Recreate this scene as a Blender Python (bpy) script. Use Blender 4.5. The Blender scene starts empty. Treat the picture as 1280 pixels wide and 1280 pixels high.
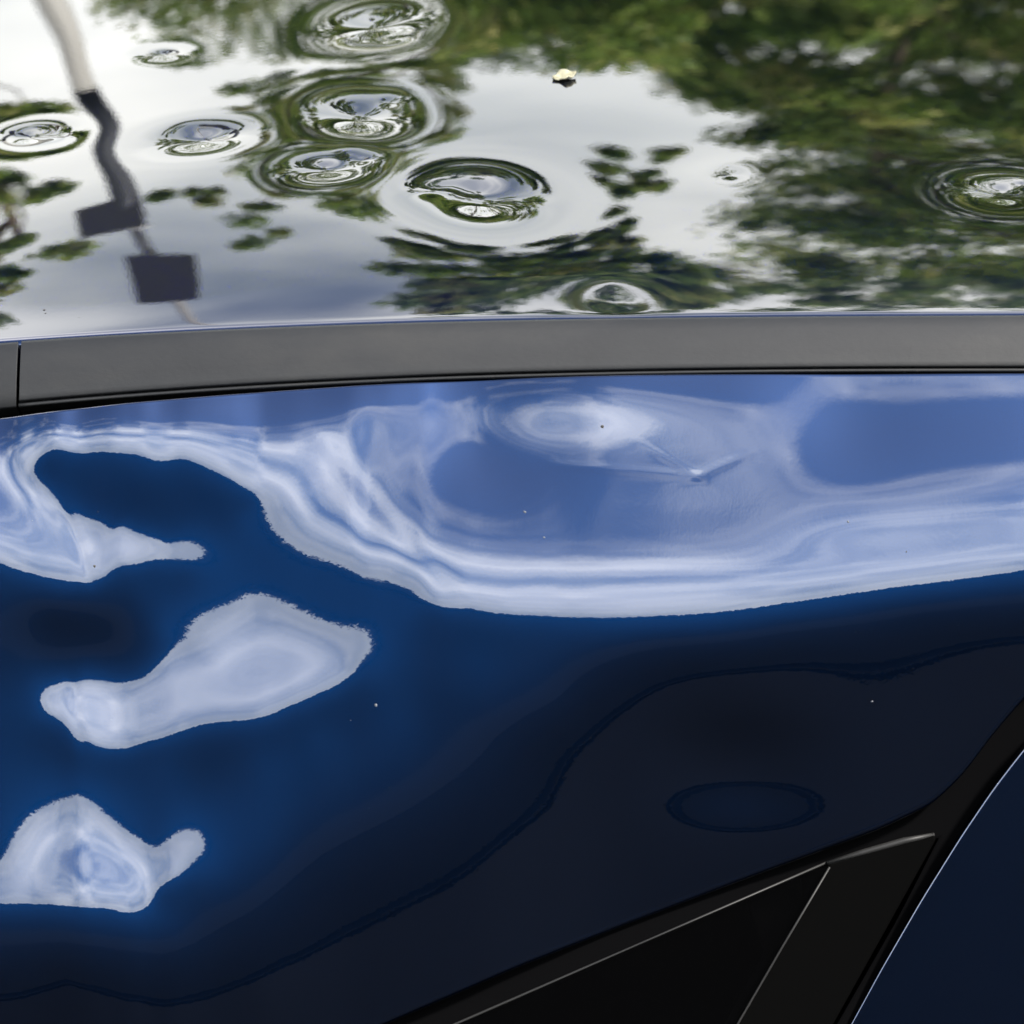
import bpy, bmesh, math, random
import numpy as np
from math import radians, sin, cos, pi
from mathutils import Vector, Matrix

scene = bpy.context.scene
COL = scene.collection

# ------------------------------------------------------------------ camera
cam = bpy.data.cameras.new('camera'); cam_ob = bpy.data.objects.new('camera', cam); COL.objects.link(cam_ob)
cam.sensor_width = 36.0; cam.lens = 134.9
cam.clip_start = 0.05; cam.clip_end = 2000
cam_ob.location = (0.0, -1.12699, 1.81218)
cam_ob.rotation_euler = (radians(90 - 22.0), 0, 0)
cam.dof.use_dof = True; cam.dof.focus_distance = 1.25; cam.dof.aperture_fstop = 25
scene.camera = cam_ob

# ------------------------------------------------------------------ sky with broken cloud
SUN_EL, SUN_AZ = radians(50), radians(118)      # azimuth clockwise from +Y (the far side of the car)
world = bpy.data.worlds.new('World'); scene.world = world; world.use_nodes = True
wn = world.node_tree; wn.nodes.clear()
def wnode(t, **k):
    n = wn.nodes.new(t)
    for a, b in k.items(): setattr(n, a, b)
    return n
w_out = wnode('ShaderNodeOutputWorld'); w_bg = wnode('ShaderNodeBackground'); w_bg.inputs[1].default_value = 0.125
w_sky = wnode('ShaderNodeTexSky', sky_type='NISHITA', sun_disc=False, sun_elevation=SUN_EL, sun_rotation=SUN_AZ, altitude=100)
w_sky.air_density = 1.0; w_sky.dust_density = 1.2; w_sky.ozone_density = 0.3
w_tc = wnode('ShaderNodeTexCoord'); w_sep = wnode('ShaderNodeSeparateXYZ')
wn.links.new(w_tc.outputs['Generated'], w_sep.inputs[0])
def wmath(op, a, b=None, c=None):
    n = wnode('ShaderNodeMath', operation=op)
    for i, v in enumerate((a, b, c)):
        if v is None: continue
        if isinstance(v, (int, float)): n.inputs[i].default_value = v
        else: wn.links.new(v, n.inputs[i])
    return n.outputs[0]
zz = wmath('ADD', wmath('MAXIMUM', w_sep.outputs[2], 0.0), 0.22)
w_vec = wnode('ShaderNodeCombineXYZ')
wn.links.new(wmath('DIVIDE', w_sep.outputs[0], zz), w_vec.inputs[0])
wn.links.new(wmath('DIVIDE', w_sep.outputs[1], zz), w_vec.inputs[1])
w_vec.inputs[2].default_value = CLOUD_SEED = 3.7
w_n = wnode('ShaderNodeTexNoise'); w_n.inputs['Scale'].default_value = 1.15; w_n.inputs['Detail'].default_value = 7
w_n.inputs['Roughness'].default_value = 0.55; w_n.inputs['Distortion'].default_value = 0.35
wn.links.new(w_vec.outputs[0], w_n.inputs['Vector'])
w_r = wnode('ShaderNodeMapRange'); w_r.interpolation_type = 'SMOOTHSTEP'
w_r.inputs['From Min'].default_value = 0.40; w_r.inputs['From Max'].default_value = 0.62
w_sv = wnode('ShaderNodeVectorMath', operation='MULTIPLY'); wn.links.new(w_tc.outputs['Generated'], w_sv.inputs[0]); w_sv.inputs[1].default_value = (1.0, 1.0, 3.0)
w_ns = wnode('ShaderNodeTexNoise'); w_ns.inputs['Scale'].default_value = 2.3; w_ns.inputs['Detail'].default_value = 4; w_ns.inputs['Roughness'].default_value = .5; w_ns.inputs['Distortion'].default_value = .3
wn.links.new(w_sv.outputs[0], w_ns.inputs['Vector'])          # long flat cloud streaks
w_cl = wmath('ADD', wmath('MULTIPLY', w_n.outputs['Fac'], .45), wmath('MULTIPLY', w_ns.outputs['Fac'], .55))
w_cov = wmath('ADD', w_cl, wmath('MULTIPLY', wmath('SUBTRACT', 0.64, w_sep.outputs[2]), 0.68))   # cloud banks thicken towards the horizon
wn.links.new(w_cov, w_r.inputs['Value'])
w_n2 = wnode('ShaderNodeTexNoise'); w_n2.inputs['Scale'].default_value = 3.1; w_n2.inputs['Detail'].default_value = 5
wn.links.new(w_vec.outputs[0], w_n2.inputs['Vector'])
w_cc = wnode('ShaderNodeMix', data_type='RGBA')
w_cc.inputs[6].default_value = (4.2, 4.7, 5.1, 1); w_cc.inputs[7].default_value = (14.6, 14.4, 13.6, 1)
wn.links.new(wmath('ADD', wmath('MULTIPLY', wmath('SUBTRACT', w_ns.outputs['Fac'], .5), 2.2), wmath('MULTIPLY', w_n2.outputs['Fac'], .9)), w_cc.inputs[0]); w_cc.clamp_factor = True
w_mix = wnode('ShaderNodeMix', data_type='RGBA')
# cloud is brighter on the sun's side of the sky
sdv = (sin(SUN_AZ) * cos(SUN_EL), cos(SUN_AZ) * cos(SUN_EL), sin(SUN_EL))
w_dot = wnode('ShaderNodeVectorMath', operation='DOT_PRODUCT'); wn.links.new(w_tc.outputs['Generated'], w_dot.inputs[0]); w_dot.inputs[1].default_value = sdv
w_glow = wmath('MULTIPLY_ADD', wmath('POWER', wmath('MAXIMUM', wmath('MULTIPLY_ADD', w_dot.outputs['Value'], .5, .5), 0), 2.0), 0.62, 1.0)
w_lit = wnode('ShaderNodeVectorMath', operation='SCALE'); wn.links.new(w_cc.outputs[2], w_lit.inputs[0]); wn.links.new(w_glow, w_lit.inputs['Scale'])
wn.links.new(w_r.outputs[0], w_mix.inputs[0]); wn.links.new(w_sky.outputs[0], w_mix.inputs[6]); wn.links.new(w_lit.outputs[0], w_mix.inputs[7])
wn.links.new(w_mix.outputs[2], w_bg.inputs[0]); wn.links.new(w_bg.outputs[0], w_out.inputs[0])

# ------------------------------------------------------------------ veiled sun
sun = bpy.data.lights.new('sun', 'SUN'); sun_ob = bpy.data.objects.new('sun', sun); COL.objects.link(sun_ob)
sun.energy = 5.0; sun.angle = radians(6); sun.color = (1, .95, .88)
sd = Vector((sin(SUN_AZ) * cos(SUN_EL), cos(SUN_AZ) * cos(SUN_EL), sin(SUN_EL)))
sun_ob.rotation_euler = sd.to_track_quat('Z', 'Y').to_euler(); sun_ob.location = (8, -4, 12)

scene.view_settings.view_transform = 'Standard'; scene.view_settings.look = 'None'
scene.view_settings.gamma = 1.0; scene.view_settings.exposure = 1.55
scene.render.engine = 'CYCLES'
scene.render.resolution_x = scene.render.resolution_y = 1024

# ------------------------------------------------------------------ helpers
def material(name, color=(.5, .5, .5), rough=.5, metal=0.0, **kw):
    m = bpy.data.materials.new(name); m.use_nodes = True
    b = m.node_tree.nodes['Principled BSDF']
    b.inputs['Base Color'].default_value = (*color, 1); b.inputs['Roughness'].default_value = rough; b.inputs['Metallic'].default_value = metal
    for k, v in kw.items(): b.inputs[k.replace('_', ' ')].default_value = v
    return m
def nd(m, t, **k):
    n = m.node_tree.nodes.new(t)
    for a, b in k.items():
        if a in n.inputs.keys(): n.inputs[a].default_value = b
        else: setattr(n, a, b)
    return n
def lk(m, a, b): m.node_tree.links.new(a, b)
def noise(m, scale, detail=3, rough=.5, stretch=None):
    tc = nd(m, 'ShaderNodeTexCoord'); n = nd(m, 'ShaderNodeTexNoise', Scale=scale, Detail=detail, Roughness=rough)
    if stretch:
        mp = nd(m, 'ShaderNodeMapping', Scale=stretch); lk(m, tc.outputs['Object'], mp.inputs[0]); lk(m, mp.outputs[0], n.inputs['Vector'])
    else: lk(m, tc.outputs['Object'], n.inputs['Vector'])
    return n.outputs['Fac']
def ramp(m, fac, stops):
    r = nd(m, 'ShaderNodeValToRGB'); e = r.color_ramp.elements
    while len(e) < len(stops): e.new(.5)
    for q, (p, c) in zip(e, stops): q.position = p; q.color = (*c, 1) if len(c) == 3 else c
    lk(m, fac, r.inputs[0]); return r.outputs[0]
def bump(m, fac, strength, dist):
    b = nd(m, 'ShaderNodeBump', Strength=strength, Distance=dist); lk(m, fac, b.inputs['Height']); return b
def mesh_ob(name, verts, faces, mat, parent=None, smooth=True):
    me = bpy.data.meshes.new(name); me.from_pydata([tuple(v) for v in verts], [], faces); me.update()
    if smooth: me.polygons.foreach_set('use_smooth', [True] * len(me.polygons))
    return link(name, me, mat, parent)
def link(name, me, mat, parent=None):
    if mat and not me.materials: me.materials.append(mat)
    o = bpy.data.objects.new(name, me); COL.objects.link(o)
    if parent: o.parent = parent
    return o
def grid_ob(name, P, mat, parent=None, flip=False):
    """P: (n, m, 3) array of points -> one smooth quad sheet"""
    n, m = P.shape[:2]; me = bpy.data.meshes.new(name)
    i = (np.arange(n - 1)[:, None] * m + np.arange(m - 1)[None]).ravel()
    q = np.stack([i, i + m, i + m + 1, i + 1] if not flip else [i, i + 1, i + m + 1, i + m], 1)
    me.vertices.add(n * m); me.vertices.foreach_set('co', P.reshape(-1).astype(np.float32))
    me.loops.add(q.size); me.loops.foreach_set('vertex_index', q.ravel().astype(np.int32))
    me.polygons.add(len(q)); me.polygons.foreach_set('loop_start', np.arange(0, q.size, 4, dtype=np.int32))
    me.polygons.foreach_set('use_smooth', np.ones(len(q), bool))
    me.update(); me.validate()
    return link(name, me, mat, parent)
def empty(name, loc=(0, 0, 0)):
    o = bpy.data.objects.new(name, None); o.location = loc; o.empty_display_size = .1; COL.objects.link(o); return o
def tag(o, label, cat, group=None):
    o['label'] = label; o['category'] = cat
    if group: o['group'] = group
    return o
def tube(verts, faces, pts, rads, seg=8):
    pts = [Vector(p) for p in pts]; base = len(verts)
    for k, p in enumerate(pts):
        t = (pts[min(k + 1, len(pts) - 1)] - pts[max(k - 1, 0)]).normalized()
        a = t.cross(Vector((0.31, .9, .2))).normalized(); b = t.cross(a)
        for s in range(seg):
            q = 2 * pi * s / seg; verts.append(p + (a * cos(q) + b * sin(q)) * rads[k])
    for k in range(len(pts) - 1):
        for s in range(seg):
            i = base + k * seg + s; j = base + k * seg + (s + 1) % seg
            faces.append((i, j, j + seg, i + seg))
    faces.append(tuple(base + s for s in reversed(range(seg)))); e = base + (len(pts) - 1) * seg
    faces.append(tuple(e + s for s in range(seg)))

# ------------------------------------------------------------------ materials
def make_paint(name, peel):
    m = material(name, (.0010, .0250, .098), .268, 1.0, Specular_Tint=(.0, .01, .03, 1))
    b = m.node_tree.nodes['Principled BSDF']
    b.inputs['Coat Weight'].default_value = 1; b.inputs['Coat Roughness'].default_value = .012; b.inputs['Coat IOR'].default_value = 1.85
    lw = nd(m, 'ShaderNodeLayerWeight', Blend=.5)          # metallic flake flop: the base darkens at grazing angles
    lk(m, ramp(m, lw.outputs['Facing'], [(0, (.0012, .0212, .083)), (.35, (.0012, .0198, .075)), (.7, (.0005, .0145, .052))]), b.inputs['Base Color'])
    f = noise(m, 1300, 2, .5, (1.0, .55, .55)); f2 = noise(m, 330, 2, .5)
    add = nd(m, 'ShaderNodeMath', operation='MULTIPLY_ADD'); lk(m, f2, add.inputs[0]); add.inputs[1].default_value = 1.6; lk(m, f, add.inputs[2])
    bp = bump(m, add.outputs[0], 1.0, peel)
    lk(m, bp.outputs[0], b.inputs['Coat Normal'])
    return m
M_paint = make_paint('blue_metallic_paint', .0000034)
M_roofpaint = make_paint('blue_metallic_roof_paint', .0000012)

M_mould = material('weathered_rubber', (.05, .05, .05), .62, Specular_IOR_Level=.33)
b = M_mould.node_tree.nodes['Principled BSDF']
mA = noise(M_mould, 55, 6, .65, (.45, 1, 1)); mB = noise(M_mould, 11, 3, .6, (.5, 1, 1))
mM = nd(M_mould, 'ShaderNodeMath', operation='MULTIPLY_ADD'); lk(M_mould, mB, mM.inputs[0]); mM.inputs[1].default_value = .9
mS = nd(M_mould, 'ShaderNodeMath', operation='SUBTRACT'); lk(M_mould, mA, mS.inputs[0]); mS.inputs[1].default_value = .45; lk(M_mould, mS.outputs[0], mM.inputs[2])
lk(M_mould, ramp(M_mould, mM.outputs[0], [(.2, (.0014, .0020, .0030)), (.5, (.0040, .0047, .0058)), (.8, (.0092, .0094, .0094))]), b.inputs['Base Color'])
lk(M_mould, bump(M_mould, noise(M_mould, 700, 4, .7, (.6, 1, 1)), .45, .00012).outputs[0], b.inputs['Normal'])
M_black = material('black_rubber', (.0015, .0015, .0017), .85, Specular_IOR_Level=.01)
M_trim = material('satin_black_trim', (.0010, .0010, .0010), .6, Specular_IOR_Level=.012)
M_seal = material('grey_seal_lip', (.012, .012, .012), .5, Specular_IOR_Level=.2)
M_cloth = material('dark_headliner', (.02, .02, .02), .95)
M_glass = material('tinted_glass', (.0007, .0007, .0008), .02, IOR=1.45, Specular_IOR_Level=.3)
M_glass.node_tree.nodes['Principled BSDF'].inputs['Alpha'].default_value = .7

# ------------------------------------------------------------------ ground
M_ground = material('asphalt', (.045, .045, .047), .95, Specular_IOR_Level=.1)
b = M_ground.node_tree.nodes['Principled BSDF']
lk(M_ground, ramp(M_ground, noise(M_ground, 6, 6, .7), [(.3, (.0016, .0020, .0028)), (.7, (.0034, .0038, .0048))]), b.inputs['Base Color'])
g = grid_ob('ground', np.stack(np.meshgrid(np.linspace(-600, 600, 3), np.linspace(-600, 600, 3), [0.0], indexing='ij'), -1)[:, :, 0], M_ground)
g['kind'] = 'structure'

# ------------------------------------------------------------------ the car
car = tag(empty('car', (0, .6, 0)), 'dark blue hail-dented car with grey roof moulding and buckled rear pillar', 'car')
def part(o):
    o.location = Vector(o.location) - car.location; o.parent = car; return o
def sub(o, p): o.parent = p; return o

# --- roof -------------------------------------------------------------
YE = .0165
def zedge(x):
    xc = np.clip(x, -.17, .17); c = [0.24169039, -0.11113026, 0.02181108, 1.41474169]
    z = np.polyval(c, xc); s = np.polyval([3 * c[0], 2 * c[1], c[2]], xc); e = x - xc
    return z + s * e - .10 * e * e
def crown(q):
    a, b_ = radians(3.5), radians(5.5)
    return a * q + b_ * .15 * (1 - np.exp(-q / .15)) + .55 * .0010 * (1 - np.exp(-np.maximum(q, 0) / .0010)) - .05 * np.maximum(q - .35, 0) ** 2
DENTS0 = [(-51.1, 279.4, 14.2, 9), (-129.2, 257.4, 5.6, 7), (-54.4, 185.9, 14.1, 10), (-108.5, 169.5, 12.0, 10), (-63.1, 138.1, 10.9, 10),
         (-10.8, 110.9, 17.0, 11), (-169.4, 183.0, 8.7, 9), (164.4, 107.8, 12.0, 9), (74.7, 123.9, 5.1, 2.0), (33.0, 27.1, 10, 2.0)]
DENTS = []
_rd = random.Random(17)
for cx, cy, a, s_ in DENTS0:                       # each strike is a main dimple with one or two smaller ones beside it
    DENTS.append((cx, cy, a, s_))
    for _ in range(_rd.choice((1, 2))):
        th = _rd.uniform(0, 2 * pi); q = a * _rd.uniform(.75, 1.25); DENTS.append((cx + q * cos(th), max(cy + q * sin(th), 24), a * _rd.uniform(.3, .5), s_ * _rd.uniform(.25, .55)))
def wave(x, y):
    return (0.00010 * np.sin(x * 31 + 1.3) * np.sin(y * 24 + .4) + .00004 * np.sin(x * 62 - y * 37 + 2.0))
def roof_z(x, y):
    z = zedge(x) + crown(y - YE) + wave(x, y) * np.clip((y - YE) / .03, 0, 1)
    for cx, cy, a, s in DENTS:
        ex, ey = (x - cx / 1000), (y - cy / 1000); q = np.hypot(ex + .18 * sin(cx) * ey, ey * (1 + .2 * cos(cy))) / (a * 1.1 / 1000)
        A = math.tan(radians(s * .55)) * a * 1.1 / 1000 / .858
        k = np.clip((y - YE) / .004, 0, 1)
        z = z - A * k * ((1 + q * q) ** -1.5 * np.exp(-(q / 5) ** 2))
    return z
def axis(segs):
    out = [np.linspace(a, b_, n, endpoint=False) for a, b_, n in segs]
    return np.concatenate(out + [[segs[-1][1]]])
rx = axis([(-.7, -.2, 50), (-.2, .2, 500), (.2, 1.0, 70)])
ry = axis([(YE - .0, YE + .008, 40), (YE + .008, .33, 420), (.33, 1.15, 80)])
RX, RY = np.meshgrid(rx, ry, indexing='ij')
RP = np.stack([RX, RY, roof_z(RX, RY)], -1)
# rolled-down front flange that sits in the moulding ditch
fl = np.stack([np.repeat(rx[:, None], 3, 1), np.broadcast_to(np.array([YE + .0006, YE - .0002, YE - .0004])[None], (len(rx), 3)),
               RP[:, :1, 2] + np.array([-.010, -.003, -.0008])[None]], -1)
roof = part(grid_ob('roof', np.concatenate([fl, RP], 1), M_roofpaint))
roof['label'] = 'blue metallic roof pocked with round hail dents'

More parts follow.
